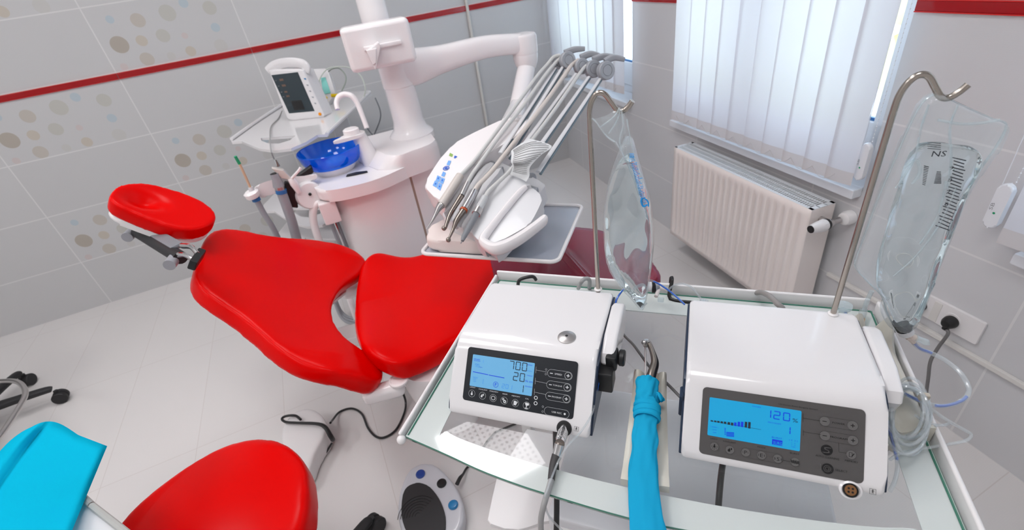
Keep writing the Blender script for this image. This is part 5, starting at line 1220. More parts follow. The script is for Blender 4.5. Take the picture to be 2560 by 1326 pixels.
bm = B(); lathe(bm, [(.0058, -.006), (.0065, -.004), (.0065, .004), (.0045, .006)], P(1616, 858, .905), V(.1, .3, 1), 20); sphere(bm, P(1611, 857, .909), .0052); obj('steel_head', bm, 'satin', t)
bm = B(); tube(bm, [P(1613, 868, .902), P(1614, 900, .90), P(1614, 945, .895)], .0016, 8, 4); obj('coolant_pipe', bm, 'satin', t)
# wrapped sleeve
sl = [(1619, 951, .898, 26, .8), (1617, 965, .897, 28, .8), (1616, 985, .895, 27, .8), (1613, 1000, .893, 25, .8), (1619, 1015, .892, 27, .8), (1618, 1040, .890, 28, .75), (1613, 1060, .887, 28, .7), (1612, 1085, .884, 31, .65), (1611, 1105, .882, 33, .6), (1610, 1130, .880, 31, .55), (1609, 1165, .876, 35, .5), (1609, 1200, .872, 38, .45), (1611, 1240, .8695, 38, .42), (1613, 1280, .868, 41, .36), (1618, 1326, .866, 46, .34), (1624, 1375, .858, 48, .36), (1630, 1440, .80, 50, .4), (1636, 1520, .70, 52, .4)]
bm = B(); rows = []; cpts = []
for i, (x, y, z, hw, fl) in enumerate(sl):
    cpts.append((P(x, y, z), hw/CF*(P(x, y, z)-EYE).dot(FW)*.96, fl))
cc = crom([c[0] for c in cpts], 6); rr = crom([V(c[1], c[2], 0) for c in cpts], 6)
xd = TU.normalized(); NS = 40
for i, (p, q) in enumerate(zip(cc, rr)):
    d = (cc[min(i+1, len(cc)-1)]-cc[max(i-1, 0)]).normalized(); x = (xd-d*xd.dot(d)).normalized(); y = d.cross(x); y = -y if y.z < 0 else y
    row = []
    f = i/len(cc)
    for k in range(NS):
        a = 2*PI*k/NS
        rip = 1 + .06*math.sin(5*a+f*17)+.05*math.sin(9*a-f*29+1.3)*(1-f*.5) + .05*math.sin(f*70+3*math.sin(a*2))*max(0, 1-f*2.2)
        if f > .35: rip += .10*math.exp(-((a-2.0-.3*math.sin(f*6))/.10)**2) - .10*math.exp(-((a-2.25-.3*math.sin(f*6))/.12)**2)
        row.append(bm.verts.new(p + x*(q.x*math.cos(a)*rip) + y*(q.x*q.y*math.sin(a)*rip)))
    rows.append(row)
for a, b in zip(rows, rows[1:]):
    for k in range(NS): bm.faces.new((a[k], a[(k+1) % NS], b[(k+1) % NS], b[k]))
bm.faces.new(rows[0][::-1])
obj('blue_sleeve', bm, 'sleeve', t, ang=2.5)
# knotted band around the sleeve
for (x, y, z, hw, ph) in ((1618, 1018, .894, 29, .1), (1617, 1030, .893, 29.5, -.1), (1617, 1042, .891, 29, .15)):
    bm = B(); c_ = P(x, y, z); r_ = hw/CF*(c_-EYE).dot(FW)*1.02; d = (P(1613, 1060, .887)-P(1618, 1000, .893)).normalized(); xx = (xd-d*xd.dot(d)).normalized(); y_ = d.cross(xx)
    ring = [c_+xx*(r_*math.cos(2*PI*k/28))+y_*(r_*.80*math.sin(2*PI*k/28))+d*(.0015*math.sin(2*PI*k/28+ph*20)) for k in range(29)]
    tube(bm, ring, .0026, 8, 0, flat=2.0, up=d); obj('sleeve_band', bm, 'sleeve', t)
bm = B(); c_ = P(1645, 995, .893)
ring = [c_+xd*(.004*math.cos(a_)+.002)+V(0, 0, 1)*.0055*math.sin(a_)+TV*.004*math.sin(a_*2+.5) for a_ in [2*PI*k/16 for k in range(17)]]
tube(bm, ring, .0028, 8, 2, flat=1.8); obj('sleeve_knot', bm, 'sleeve', t)
# cords lying on the glass
def cord(name, label, pts, r, m): 
    bm = B(); tube(bm, [Vector(p) for p in pts], r, 12, 8); return obj(name, bm, m, label=label, cat='cable')
cord('cable', 'dark grey cord curving over the glass from the left unit towards the right unit', [T(.315, .12, GZ+.03), P(1555, 830, GZ+.0055), P(1583, 862, GZ+.0055), P(1600, 885, GZ+.0055), P(1630, 925, GZ+.0055), P(1668, 960, GZ+.0055), P(1705, 998, GZ+.0055)], .0026, 'greycable')
cord('cable', 'black cord arching over the rear rail behind the left unit', [T(.075, .06, .88), P(1300, 700, .90), P(1330, 692, .902), P(1340, 700, .89)], .004, 'cable')
cord('cable', 'light grey cord arching over the rear rail beside the left pole', [T(.205, .02, .86), P(1453, 706, .90), P(1464, 697, .905), P(1474, 704, .89), T(.215, -.03, .80)], .0045, 'midcable')
cord('cable', 'mid grey cord arching over the rear rail behind the right unit', [P(1888, 733, .86), P(1905, 732, .885), P(1925, 742, .895), P(1943, 760, .90), P(1955, 778, .89), T(.57, .12, .88)], .0052, mat('warm_grey_cord', (.30, .28, .27), .4))
bm = B(); tube(bm, [T(.402, -.016, .82), T(.402, -.016, .878), T(.404, -.008, .884), T(.404, -.002, .878), T(.404, .02, .852), P(1734, 758, .852)], .0035, 10, 4, flat=1.3); obj('rail_hook', bm, 'black', label='black hook over the rear rail at the left of the right unit', cat='hook')
cord('cable', 'black cord hanging below the glass in front of the right unit', [P(1812, 1130, .80), P(1804, 1180, .79), P(1798, 1240, .775), P(1796, 1290, .75), P(1800, 1400, .66)], .0048, 'cable')
cord('cable', 'black cord hanging below the glass at the front of the left unit', [P(1388, 1040, .80), P(1389, 1110, .79), P(1391, 1180, .77), P(1392, 1250, .74), P(1390, 1400, .66)], .0048, 'cable')
# ================================================================ IRRIGATION BAGS
def bagplane(u, v): return (T(u, v, 0), TV.normalized())
def bplane(pl, o): return (pl[0]+pl[1]*o, pl[1])
def crinkle(pl, amp, fr, seed):
    def f(p):
        d = (p-pl[0]).dot(pl[1]); s = 1 if d > 0 else -1
        a = p.dot(TU); z = p.z
        w = math.sin(a*fr+3*math.sin(z*fr*.35+seed))*math.sin(z*fr*.45+seed*2+2*math.sin(a*fr*.5))
        k = min(1, abs(d)/.006)
        return p + pl[1]*(s*amp*w*k)
    return f
def smat(pts, n=3): return crom(pts, n, True)
# left bag
bl = bagplane(.315, .143); X0, Y0, S0 = 1460, 230, 2.41
def LB(X, Y_, o=0): return P(X0+X/S0, Y0+Y_/S0, bplane(bl, o))
t = thing('saline_bag', 'twisted clear saline bag with blue print hanging from the left pole', 'infusion bag', LB(230, 110))
bo_ = [(235, 290), (205, 370), (165, 480), (137, 620), (126, 760), (130, 900), (150, 1010), (200, 1110), (285, 1205), (345, 1275), (372, 1270), (398, 1130), (416, 960), (413, 800), (388, 650), (345, 510), (305, 370), (285, 290)]
bm = cushion(smat([LB(*q) for q in bo_]), bl[1], .052, .0045, 16, crinkle(bl, .0012, 95, .4)); bf_ = obj('bag_film', bm, 'bagfilm', t, ang=3)
wo_ = [(240, 400), (200, 440), (168, 520), (143, 640), (132, 770), (136, 900), (156, 1005), (205, 1100), (288, 1195), (345, 1262), (368, 1258), (392, 1125), (410, 955), (407, 800), (382, 655), (338, 515), (305, 420), (275, 390)]
bm = cushion(smat([LB(*q) for q in wo_]), bl[1], .050, .0045, 14, crinkle(bl, .0022, 70, 1.1)); obj('saline', bm, 'water', t, ang=3)
# gathered neck: several thin folded sheets
def sheet(rows_, m, par, name='film_fold', n=3):
    bm = B(); g = [crom(r, n) for r in rows_]; cols = list(zip(*g)); g2 = [crom(list(c), n) for c in cols]
    vv = [[bm.verts.new(p) for p in c] for c in g2]
    for a, b in zip(vv, vv[1:]):
        for k in range(len(a)-1): bm.faces.new((a[k], a[k+1], b[k+1], b[k]))
    return obj(name, bm, m, par, ang=3, norm=False)
sheet([[LB(205, 95), LB(140, 140, .006), LB(50, 165, .010)], [LB(215, 110, .004), LB(160, 190, .012), LB(110, 235, .014)], [LB(235, 150), LB(200, 250, .010), LB(190, 300, .008)], [LB(262, 260), LB(245, 320, .005), LB(225, 380, .004)]], 'bagfilm', t)
sheet([[LB(212, 100), LB(190, 150, -.008), LB(100, 150, -.004)], [LB(230, 140, -.005), LB(190, 220, -.012), LB(130, 260, -.006)], [LB(255, 230), LB(225, 290, -.008), LB(200, 330, -.004)]], 'bagfilm', t)
sheet([[LB(222, 105), LB(240, 130, .004), LB(262, 165, .002)], [LB(225, 180, .004), LB(250, 220, .009), LB(275, 250, .004)], [LB(235, 300, .002), LB(265, 320, .007), LB(292, 340, .002)]], 'bagfilm', t)
bm = B()
for a in ([(213, 96), (180, 150), (100, 210)], [(218, 100), (200, 170), (150, 250)], [(225, 110), (235, 200), (215, 300), (250, 420)], [(258, 165), (275, 260), (300, 370)], [(48, 158), (75, 185), (130, 260), (185, 300)], [(190, 300), (230, 370), (280, 480), (330, 620)]):
    tube(bm, [LB(*q, o=.012 if len(a) > 3 else .008) for q in a], [.0012]*len(a), 6, 5)
obj('film_crease', bm, 'seam', t)
bm = B(); tube(bm, [LB(345, 1265), LB(352, 1285), LB(370, 1282), LB(380, 1272)], [.003, .002, .0015, .001], 8, 4); obj('bag_tail', bm, 'seam', t)
bm = B(); yh = (LB(290, 385)-LB(380, 690)).normalized(); xh = yh.cross(TV.normalized()); 
if xh.dot(TU) < 0: xh = -xh
of = .031
text_into(bm, 'PIA', LB(278, 405, of), xh, yh, .0075, .0045); text_into(bm, '100', LB(275, 425, of), xh, yh, .0085, .005)
for k in range(26):
    f = k/25; a = LB(285+62*f, 435+235*f, of-.004*f); w = .0085 if k % 5 else .0115
    tube(bm, [a, a+xh*w*(.75+.25*math.sin(k*2.1))], .00055, 4, 0)
tube(bm, [LB(352, 640, of-.004), LB(345, 660, of-.004), LB(358, 690, of-.004), LB(380, 680, of-.004)], .0016, 6, 4); tube(bm, [LB(360, 640, of-.004), LB(385, 660, of-.004), LB(388, 690, of-.004)], .0012, 6, 4)
for k in range(5): tube(bm, [LB(275, 372+6*k, of), LB(300+3*(k % 2), 372+6*k, of)], .0004, 4, 0)
obj('bag_print', bm, 'bagprintblue', bf_)
# right bag
br = bagplane(.69, .156)
def RB(x, y, o=0): return P(x, y, bplane(br, o))
t = thing('saline_bag', 'wide flat clear saline bag with black scale hanging from the right pole', 'infusion bag', RB(2365, 245))
ro_ = [(2376, 249), (2345, 232), (2305, 257), (2266, 331), (2237, 399), (2198, 489), (2164, 580), (2139, 648), (2138, 668), (2164, 699), (2203, 738), (2215, 775), (2234, 812), (2262, 826), (2288, 804), (2317, 735), (2330, 700), (2362, 619), (2407, 501), (2452, 421), (2492, 365), (2516, 312), (2481, 297), (2420, 270)]
bm = cushion(smat([RB(*q) for q in ro_], 4), br[1], .030, .0040, 10, crinkle(br, .0016, 75, 2.0)); bf_ = obj('bag_film', bm, 'bagfilm', t, ang=3)
wr_ = [(2275, 395), (2310, 358), (2380, 362), (2440, 372), (2450, 410), (2415, 478), (2382, 560), (2352, 640), (2325, 715), (2290, 795), (2258, 812), (2232, 795), (2212, 745), (2190, 710), (2200, 640), (2222, 560), (2245, 480)]
bm = cushion(smat([RB(*q) for q in wr_], 4), br[1], .026, .0040, 12, crinkle(br, .0030, 60, 3.1)); obj('saline', bm, 'water', t, ang=3)
bm = B(); a = [RB(x, y) for x, y in ro_[1:]+ro_[:1]]; a.append(a[0]); tube(bm, a, .0022, 8, 4, flat=.5); obj('welded_seam', bm, 'seam', t)
bm = B()
for q in ([(2345, 300), (2400, 310), (2450, 308), (2500, 300)], [(2322, 262), (2300, 330), (2285, 400), (2240, 470)], [(2395, 262), (2375, 320), (2378, 400), (2370, 470)], [(2260, 420), (2290, 400), (2300, 430), (2280, 460)], [(2390, 470), (2350, 560), (2290, 640), (2235, 690)], [(2365, 455), (2345, 540), (2300, 610)]):
    tube(bm, [RB(*p, o=.016) for p in q], .0011, 6, 5, flat=1.6)
obj('film_crease', bm, 'seam', t)
bm = B(); up_ = (RB(2340, 380)-RB(2300, 470)).normalized(); xr = (RB(2400, 380)-RB(2340, 380)).normalized()
o_ = .0155
text_into(bm, 'NS', RB(2328, 392, o_), TU.normalized(), V(0, 0, 1), .014, .0072)
for k in range(4): tube(bm, [RB(2318, 356+5*k, o_), RB(2352, 359+5*k, o_)], .00035, 4, 0)
for k in range(22):
    f = k/21; x = 2398-30*f*f-12*f; y = 395+170*f; w = 26 if k % 3 else 34
    tube(bm, [RB(x-w*.5, y-1, o_), RB(x+w*.5, y+7+4*f, o_)], .0006, 4, 0)
for k in range(12):
    f = k/11; tube(bm, [RB(2310+6*f-10*f, 415+45*f, o_), RB(2322-9*f, 418+45*f, o_)], .0005, 4, 0)
for k in range(9):
    f = k/8; tube(bm, [RB(2342-7*f, 430+28*f, o_), RB(2352+1*f, 430+28*f, o_)], .0006, 4, 0)
for k, s in enumerate(('9', '8', '7', '6')): text_into(bm, s, RB(2372-4*k, 425+30*k, o_), xr, V(0, 0, 1), .004, .005)
obj('bag_print', bm, 'bagprint', bf_)
bm = B(); cpt = RB(2258, 822); tube(bm, [RB(2250, 806), RB(2262, 826)], .0105, 20, 0); obj('port_cap', bm, 'black', t)
bm = B(); tube(bm, [RB(2260, 824), RB(2266, 834)], [.0112, .0105], 20, 0); obj('port_ring', bm, 'fin', t)
bm = B(); tube(bm, [RB(2266, 834), RB(2275, 845), RB(2284, 858)], [.0065, .005, .003], 14, 3); tube(bm, [RB(2268, 842), RB(2290, 846)], .0055, 12, 0); obj('spike', bm, mat('beige_spike', (.72, .62, .56), .35), t)
bm = B(); tube(bm, [RB(2286, 844), RB(2300, 850), RB(2314, 856), RB(2324, 862)], [.006, .0045, .0055, .001], 14, 3); obj('air_valve', bm, 'seam', t)
bm = B(); tube(bm, [RB(2218, 740), RB(2208, 770), RB(2222, 805), RB(2240, 822)], .0042, 10, 5); obj('port_tube', bm, 'cleartube', t)
t = thing('capped_tube', 'short clear tube with an amber stopper below the wide bag', 'tube', P(2152, 800, .90))
bm = B(); tube(bm, [P(2180, 728, .96), P(2168, 752, .94), P(2160, 776, .92)], .0034, 12, 4); obj('tube_upper', bm, 'seam', t)
bm = B(); tube(bm, [P(2160, 772, .92), P(2152, 798, .905)], .0056, 14, 0); obj('tube_lower', bm, 'cleartube', t)
bm = B(); tube(bm, [P(2153, 795, .906), P(2151, 803, .902)], .0060, 14, 0); obj('stopper', bm, 'amber', t)
# spike and drip set of the left bag
t = thing('bag_connector', 'black-ringed bag connector with beige clip hanging over the rear rail between the units', 'connector', P(1632, 722, .90))
bm = B(); tube(bm, [P(1619, 717, .905), P(1632, 719, .905)], .0095, 18, 0); obj('connector_cap', bm, 'fin', t)
bm = B(); tube(bm, [P(1630, 719, .905), P(1637, 719, .905)], .0120, 20, 0); obj('rubber_ring', bm, 'black', t)
bm = B(); tube(bm, [P(1637, 719, .905), P(1648, 718, .905)], [.0118, .008], 20, 0); obj('connector_collar', bm, 'grey', t)
bm = B(); tube(bm, [P(1646, 720, .905), P(1668, 727, .902)], [.006, .003], 12, 0); tube(bm, [P(1648, 722, .904), P(1640, 742, .90)], .004, 10, 0); obj('spike', bm, mat('beige_spike_2', (.78, .72, .70), .35), t)
bm = B(); box(bm, P(1652, 750, .898), TU*.012, TV*.006, V(0, 0, .010), .002, 2); obj('clip_tab', bm, 'seam', t)
def clear_line(name, label, pts, r=.0022, m='cleartube'): 
    bm = B(); tube(bm, pts, r, 8, 8); return obj(name, bm, m, label=label, cat='tube')
clear_line('infusion_line', 'clear blue-striped line arching from the left pump cover to the rear rail connector', [P(1538, 774, .93), P(1541, 750, .945), P(1556, 727, .955), P(1575, 712, .955), P(1600, 700, .945), P(1628, 702, .93), P(1650, 712, .92), P(1680, 733, .905), P(1712, 762, .895)])
bm = B()
for a in ([(1538, 776, .931), (1541, 750, .946), (1556, 727, .956), (1563, 722, .957)], [(1634, 704, .929), (1650, 712, .921), (1680, 733, .906), (1712, 762, .896)]): tube(bm, [P(*q) for q in a], .0016, 6, 5)
obj('blue_stripe', bm, 'bluetube', label='blue stripe lines along the tube between the two units', cat='tube')
clear_line('infusion_line', 'clear line arching over the rear rail from the connector to the right unit', [P(1668, 727, .903), P(1690, 712, .92), P(1712, 711, .925), P(1732, 722, .915), P(1750, 745, .90), P(1765, 764, .89)])
bm = B(); c_ = P(1760, 756, .888); lathe(bm, [(.008, 0), (.008, .004)], c_, V(.2, .3, 1), 16); lathe(bm, [(.003, .0038), (.003, .006)], c_, V(.2, .3, 1), 10); box(bm, c_-V(0, 0, .006), TU*.02, TV*.004, V(0, 0, .012), .002, 2)
obj('roller_clamp', bm, 'cleartube', label='clear plastic tab standing behind the right unit at its left end', cat='clamp')
bm = B(); lathe(bm, [(.011, 0), (.012, .003), (.012, .006), (.008, .008)], P(2109, 771, .95), V(-.1, 0, 1), 18); lathe(bm, [(.006, -.018), (.006, 0)], P(2109, 775, .95), V(-.1, 0, 1), 12)
obj('drip_connector', bm, 'seam', label='clear drip connector standing beside the right pole', cat='connector')
# blue-marked line looping to the right of the grey-panelled unit
def mix_line(name, label, pts, seg, r=.0030):
    t = thing(name, label, 'tube', pts[0]); bm = B(); tube(bm, pts, r, 10, 8); obj('tube_wall', bm, 'cleartube', t)
    for a, b in seg:
        bm = B(); c_ = crom(pts, 8); tube(bm, c_[int(a*len(c_)):int(b*len(c_))+1], r*.62, 8, 0); obj('blue_fluid', bm, 'bluetube', t)
    return t
lp = [RB(2284, 858, 0), P(2300, 872, .895), P(2330, 884, .89), P(2370, 906, .885), P(2405, 938, .88), P(2422, 975, .875), P(2408, 1000, .872), P(2370, 1014, .872), P(2335, 1014, .875), P(2300, 1003, .880), P(2262, 985, .885)]
mix_line('looping_line', 'blue-marked clear line looping wide from the right bag past the wall socket', lp, [(.02, .20), (.56, .78), (.88, 1.0)], .0034)
mix_line('flank_line', 'blue-marked clear line running along the right flank of the grey-panelled unit', [P(2113, 780, .945), P(2125, 812, .95), P(2150, 848, .945), P(2185, 880, .94), P(2210, 920, .925), P(2235, 965, .905), P(2262, 990, .89)], [(.02, .16), (.5, .92)], .0028)
mix_line('flank_line', 'blue-marked clear line dropping beside the lower right corner of the grey panel', [P(2213, 1035, .90), P(2222, 1070, .885), P(2235, 1120, .865), P(2244, 1160, .857), P(2238, 1200, .853), P(2225, 1228, .8525)], [(.0, .55)], .0026)
# the coil of clear tubing: one countable bundle
cl = thing('tubing_coil', 'coil of clear irrigation tubing heaped on the cream rest at the right rim', 'tubing coil', P(2270, 1070, .86))
rnd = random.Random(5)
for k in range(9):
    cx0, cy0 = 2262+rnd.uniform(-14, 14), 1045+rnd.uniform(-16, 14); ax, ay = rnd.uniform(36, 62), rnd.uniform(58, 86); ph = rnd.uniform(0, 6)
    pts = [P(cx0+ax*math.cos(a), cy0+ay*math.sin(a), .905+.012*math.sin(a*2+ph)-.030*max(0, math.sin(a))) for a in [2*PI*j/18+ph for j in range(19)]]
    bm = B(); tube(bm, pts, .0021, 8, 4); obj('tube_turn', bm, 'cleartube', cl)
for i, q in enumerate(([(2300, 985, .90), (2325, 1020, .89), (2370, 1052, .88), (2410, 1075, .87), (2428, 1088, .865), (2415, 1102, .862), (2370, 1112, .862), (2310, 1122, .862), (2250, 1135, .862), (2225, 1150, .862)], [(2290, 1040, .9), (2320, 1060, .88), (2355, 1064, .87), (2372, 1060, .87)], [(2215, 985, .91), (2240, 965, .915), (2275, 968, .912), (2310, 990, .905), (2325, 1020, .90)])):
    bm = B(); tube(bm, [P(*p) for p in q], .0021, 8, 6); obj('tube_end', bm, 'cleartube', cl)
for i, q in enumerate(((2310, 993, .91), (2212, 960, .915))):
    bm = B(); box(bm, P(*q), TU*.012, TV*.008, V(0, 0, .012), .002, 2); obj('tube_clip', bm, mat('beige_clip_%d' % i, (.50, .45, .38), .4), cl)

# ================================================================ FLOOR: PEDALS, STOOL, CASTERS, DRAPE
fp = thing('foot_control', 'round silver foot control with black ribbed pad and three round buttons', 'foot pedal', P(1085, 1260, 0))
pz = .045
po = [(1040, 1177), (1062, 1169), (1092, 1174), (1120, 1198), (1145, 1230), (1160, 1265), (1164, 1300), (1155, 1335), (1120, 1370), (1060, 1380), (1015, 1350), (1000, 1305), (1001, 1262), (1010, 1222), (1023, 1193)]
bm = cushion(smat([P(x, y, pz*.5) for x, y in po]), V(0, 0, 1), .05, .006, 6, None); bmesh.ops.translate(bm, verts=bm.verts, vec=(0, 0, .003)); obj('pedal_shell', bm, 'pedalgrey', fp, ang=3)
bm = B(); slab(bm, smat([P(x, y, .056) for x, y in ((1007, 1238), (1018, 1217), (1040, 1208), (1066, 1212), (1090, 1236), (1107, 1268), (1114, 1305), (1105, 1345), (1060, 1362), (1020, 1335), (1004, 1290))]), V(0, 0, 1), .014, .003, 2); rp_ = obj('rubber_pad', bm, 'rubber', fp)
bm = B(); cpd = P(1045, 1290, .0565)
for k in range(1, 8):
    tube(bm, [cpd+V(.0095*k*math.cos(a), .0095*k*math.sin(a), 0) for a in [PI*.15+PI*.75*j/10 for j in range(11)]], .0011, 6, 2)
obj('pad_ribs', bm, 'black', rp_)
for (x, y), m_ in (((1051, 1186), 'pedalblue'), ((1104, 1209), 'black'), ((1133, 1263), 'pedalteal')):
    bm = B(); lathe(bm, [(.0165, 0), (.0165, .005), (.013, .009), (.005, .010)], P(x, y, .053)-V(0, 0, .003), seg=24); obj('pedal_button', bm, m_, fp)
bm = B(); tube(bm, [P(1142, 1212, .03), P(1150, 1196, .03), P(1158, 1186, .02), P(1166, 1172, .008), P(1185, 1150, .006), P(1230, 1090, .006), P(1256, 1074, .006), P(1290, 1060, .006)], [.007, .0068, .0045, .004, .004, .004, .004, .004], 10, 5); obj('pedal_lead', bm, 'cable', fp)
f2 = thing('foot_switch', 'white foot switch with a black wire loop handle behind the red stool', 'foot pedal', P(780, 1110, 0))
bm = cushion(smat([P(x, y, .03) for x, y in ((745, 1062), (780, 1048), (812, 1058), (830, 1085), (822, 1115), (800, 1150), (785, 1190), (760, 1230), (730, 1210), (722, 1150), (722, 1100))]), V(0, 0, 1), .06, .008, 6, lambda p: p+V(0, 0, .035*max(0, min(1, (p.y-1.25)/.25)) if p.z > .03 else 0)); bmesh.ops.translate(bm, verts=bm.verts, vec=(0, 0, .004)); obj('switch_body', bm, 'white', f2, ang=3)
bm = B(); tube(bm, [P(752, 1050, .115), P(738, 1040, .115), P(715, 1041, .115), P(705, 1048, .115), P(715, 1056, .115), P(745, 1058, .115), P(790, 1060, .115), P(812, 1068, .112), P(826, 1090, .09), P(832, 1100, .06)], [.005]*6+[.006, .008, .009, .009], 10, 5); obj('loop_handle', bm, 'black', f2)
bm = B(); lathe(bm, [(.018, 0), (.019, .008), (.016, .026), (.008, .028)], P(731, 1127, .06), V(-.3, .2, 1)); obj('side_knob', bm, 'rubber', f2)
bm = B(); tube(bm, [P(826, 1058, .06), P(832, 1050, .03), P(850, 1030, .006), P(880, 1022, .006), P(905, 1036, .006), P(920, 1070, .006), P(940, 1092, .006), P(962, 1094, .006), P(990, 1075, .006), P(1010, 1035, .006), P(1014, 1005, .02), P(1004, 975, .06)], .0045, 10, 8); obj('pedal_cord', bm, 'cable', f2)
bm = B(); tube(bm, [P(830, 1108, .04), P(808, 1145, .008), P(785, 1185, .006), P(760, 1230, .006)], .004, 10, 6); obj('pedal_cord', bm, 'cable', f2)
# red stool
st = thing('operator_stool', 'red leatherette operator stool in front, seat cut by the bottom of the photo', 'stool', (-.48, .83, 0))
so_ = [(786, 1225), (778, 1185), (752, 1150), (712, 1126), (665, 1118), (612, 1124), (550, 1148), (480, 1190), (415, 1238), (365, 1282), (318, 1335), (300, 1385), (330, 1440), (420, 1490), (540, 1510), (650, 1490), (730, 1430), (775, 1345), (788, 1280)]
def stshape(p):
    q = p-V(-.46, .86, .5); return p+V(0, 0, .02*(1-min(1, (q.xy.length/.22)**2))+.0)
obj('seat', cushion(smat([P(x, y, .5) for x, y in so_], 4), V(0, 0, 1), .085, .008, 16, stshape), 'red', st, ang=3)
sc0 = V(-.50, .84, 0)
bm = B(); lathe(bm, [(.16, .435), (.17, .45), (.17, .462)], sc0); obj('seat_plate', bm, 'black', st)
bm = B(); tube(bm, [sc0+V(0, 0, .08), sc0+V(0, 0, .44)], .025, 20, 0); obj('gas_lift', bm, 'chrome', st)
def star(par, c, n, R, a0, zs=.085, w=.02, m='rubber'):
    bm = B(); lathe(bm, [(.04, .055), (.045, .07), (.04, .11)], V(c.x, c.y, 0)); obj('base_hub', bm, m, par)
    for k in range(n):
        a = a0+2*PI*k/n; d = V(math.cos(a), math.sin(a), 0)
        bm = B(); tube(bm, [c+V(0, 0, zs+.01), c+d*R*.6+V(0, 0, zs), c+d*(R-.01)+V(0, 0, zs-.008), c+d*(R+.012)+V(0, 0, zs-.014)], [w*1.3, w, w*.9, w*.7], 12, 3, flat=.8); obj('base_arm', bm, m, par)
        e = c+d*(R+.018); s_ = V(-d.y, d.x, 0)
        bm = B(); lathe(bm, [(.028, -.024), (.031, -.020), (.031, -.006), (.026, -.003), (.026, .003), (.031, .006), (.031, .020), (.028, .024)], V(e.x, e.y, .0315), s_, 24)
        tube(bm, [V(e.x, e.y, .032), V(e.x, e.y, .072)], .01, 10, 0); obj('caster', bm, m, par)
cst = P(938, 1312, .03)
star(st, sc0, 5, (cst-sc0).xy.length-.02, math.atan2(cst.y-sc0.y, cst.x-sc0.x))
# second stool, only its casters and foot ring in view
s2_ = thing('assistant_stool', 'black five-arm stool base with casters and grey foot ring at the left edge', 'stool', (-2.0, 2.35, 0))
k1, k2 = P(152, 992, .03), P(72, 950, .03)
c2 = V(-1.93, 2.36, 0)
R1 = (k1-c2).xy.length
# centre chosen so that two arms of a five-arm star meet both casters
best = None
for i in range(-60, 20):
    for j in range(-60, 60):
        c = V(k1.x+i*.01, k1.y+j*.01, 0); v1 = (k1-c).xy; v2 = (k2-c).xy
        if v1.length < .15 or v2.length < .15: continue
        an = abs(v1.angle(v2)); er = abs(v1.length-v2.length)+abs(an-2*PI/5)*.3+abs(v1.length-.29)*.5+ (0 if c.x < k1.x else 1)
        if best is None or er < best[0]: best = (er, c)
c2 = best[1]; R1 = (k1-c2).xy.length-.018
star(s2_, c2, 5, R1, math.atan2(k1.y-c2.y, k1.x-c2.x), .10, .022)
bm = B(); tube(bm, [c2+V(0, 0, .1), c2+V(0, 0, .5)], .022, 16, 0); obj('gas_lift', bm, 'chrome', s2_)
bm = B(); lathe(bm, [(.19, .46), (.205, .48), (.205, .53), (.19, .55), (.05, .555)], V(c2.x-.45, c2.y-.05, 0)) if False else None
rg = [P(x, y, .30) for x, y in ((-60, 975), (-25, 958), (10, 953), (42, 955), (60, 970), (62, 992), (42, 1028), (16, 1068), (-8, 1100), (-50, 1150))]
bm = B() if bm is None else bm
bm.free(); bm = B(); tube(bm, rg, .010, 12, 6); tube(bm, [rg[0], V(c2.x, c2.y, .30)], .008, 10, 0); tube(bm, [rg[-1], V(c2.x, c2.y, .30)], .008, 10, 0); obj('foot_ring', bm, 'satin', s2_)
bm = B(); lathe(bm, [(.10, .0), (.165, .012), (.175, .035), (.165, .06), (.10, .07)], V(c2.x-.03, c2.y, .50)); obj('seat', bm, 'black', s2_)
# side stand and the blue drape over it
DZ = .80
sd = thing('side_stand', 'grey-topped side stand under the blue sheet at the lower left corner', 'stand', (-.85, .75, 0))
bm = B(); slab(bm, [P(x, y, DZ-.035) for x, y in ((150, 1200), (214, 1248), (240, 1270), (268, 1295), (340, 1350), (150, 1600), (-200, 1450), (-150, 1250))], V(0, 0, 1), .02, .003, 2); obj('stand_top', bm, 'fin', sd)
bm = B(); tube(bm, [P(x, y, DZ-.030) for x, y in ((200, 1238), (214, 1250), (228, 1263))]+[], .006, 8, 0); tube(bm, [P(x, y, DZ-.030) for x, y in ((230, 1265), (290, 1312), (340, 1352))], .006, 8, 0); obj('top_rim', bm, mat('grey_rim', (.45, .45, .43), .35), sd)
ctop = P(-60, 1330, DZ-.05)
bm = B(); tube(bm, [hz(ctop, .03), hz(ctop, DZ-.05)], .02, 14, 0); obj('stand_post', bm, 'chrome', sd)
bm = B(); lathe(bm, [(.17, 0), (.17, .012), (.03, .035)], hz(ctop, 0)); obj('stand_foot', bm, 'fin', sd)
dr = [(265, 1117), (225, 1098), (185, 1075), (150, 1055), (110, 1047), (70, 1047), (38, 1062), (0, 1105), (-60, 1190), (-140, 1320), (-100, 1440), (60, 1480), (130, 1420), (175, 1326), (215, 1225), (245, 1160)]
bm = B(); NU, NV = 34, 34
c00, c10, c11, c01 = (75, 1042), (268, 1116), (150, 1400), (-160, 1330)
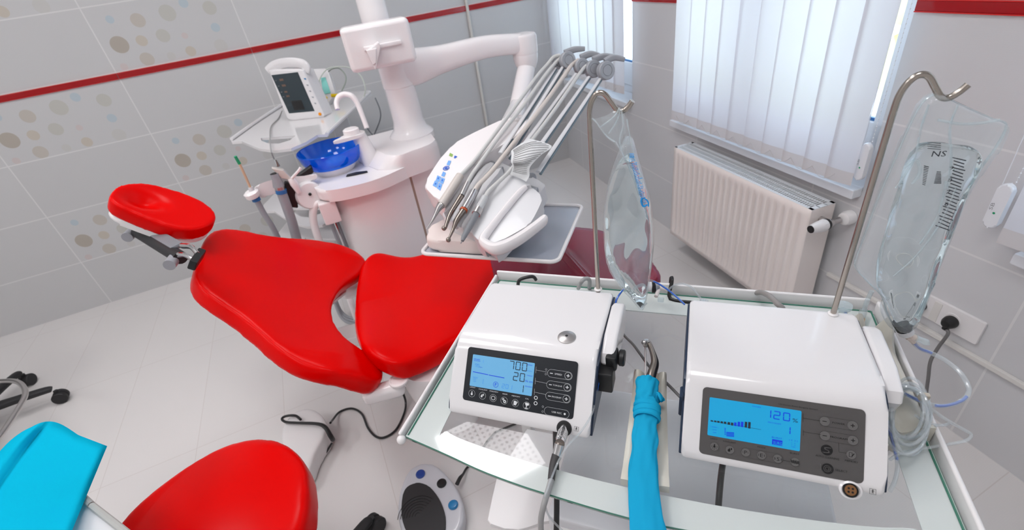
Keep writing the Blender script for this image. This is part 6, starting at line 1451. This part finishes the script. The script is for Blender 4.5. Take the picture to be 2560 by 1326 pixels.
def dpt(u, v):
    top = (c00[0]+(c10[0]-c00[0])*u, c00[1]+(c10[1]-c00[1])*u); bot = (c01[0]+(c11[0]-c01[0])*u, c01[1]+(c11[1]-c01[1])*u)
    x = top[0]+(bot[0]-top[0])*v; y = top[1]+(bot[1]-top[1])*v
    x += -28*math.sin(PI*v)*(1-u)*.2; y -= 12*math.sin(PI*min(1, u*1.6))*(1-v)**2
    k_ = max(0, 1-u/.45)**2*max(0, 1-v/.30)**2; y += 26*k_; x += 4*k_
    z = DZ + .010*math.exp(-((u-.11)/.07)**2) - .006*math.exp(-((u-.24)/.022)**2) + .004*math.sin(u*9+v*4)+.003*math.sin(v*13+u*5)
    z -= .05*max(0, (.08-u)/.08)**2 + .02*max(0, (.06-v)/.06)**2 + .012*max(0, (u-.93)/.07)**2
    return P(x, y, z)
vv = [[bm.verts.new(dpt(i/NU, j/NV)) for j in range(NV+1)] for i in range(NU+1)]
for i in range(NU):
    for j in range(NV): bm.faces.new((vv[i][j], vv[i+1][j], vv[i+1][j+1], vv[i][j+1]))
obj('blue_sheet', bm, 'bluedrape', label='light blue non-woven sheet laid over the side stand at lower left', cat='sheet', norm=False, ang=3)

# ================================================================ OUTSIDE, LIGHT, CAMERA
bm = B(); rr_ = random.Random(3)
for k in range(60):
    p = Wp(rr_.uniform(-6, 9), -rr_.uniform(7, 9), rr_.uniform(-3, 2.2)); bmesh.ops.create_icosphere(bm, subdivisions=2, radius=rr_.uniform(.5, 1.1), matrix=Matrix.Translation(p))
for v in bm.verts: v.co += V(rr_.uniform(-1, 1), rr_.uniform(-1, 1), rr_.uniform(-1, 1))*.09
obj('hedge', bm, mat('sunlit_leaves', (.66, .66, .28), .8), label='sunlit yellow-green shrubs outside the windows', cat='hedge', kind='stuff')
w = bpy.data.worlds.new('daylight'); bpy.context.scene.world = w; w.use_nodes = True
bg = w.node_tree.nodes['Background']; bg.inputs[0].default_value = (.68, .82, 1.0, 1); bg.inputs[1].default_value = SKY
cam_d = bpy.data.cameras.new('camera'); cam = bpy.data.objects.new('camera', cam_d); C.objects.link(cam)
m_ = Matrix((RT, -DN, -FW)).transposed().to_4x4(); m_.translation = EYE; cam.matrix_world = m_
cam_d.sensor_fit = 'HORIZONTAL'; cam_d.sensor_width = 36; cam_d.lens = 36*CF/2560; cam_d.clip_start = .02; cam_d.clip_end = 60
cam_d.dof.use_dof = True; cam_d.dof.focus_distance = .85; cam_d.dof.aperture_fstop = 5.6
bpy.context.scene.camera = cam
sc = bpy.context.scene
sc.view_settings.view_transform = 'Standard'; sc.view_settings.look = 'None'; sc.view_settings.gamma = 1; sc.view_settings.use_curve_mapping = False
sc.view_settings.exposure = EXPO
sc.cycles.max_bounces = 14; sc.cycles.transparent_max_bounces = 24; sc.cycles.transmission_bounces = 12; sc.cycles.diffuse_bounces = 4; sc.cycles.glossy_bounces = 5
sc.cycles.sample_clamp_indirect = 6
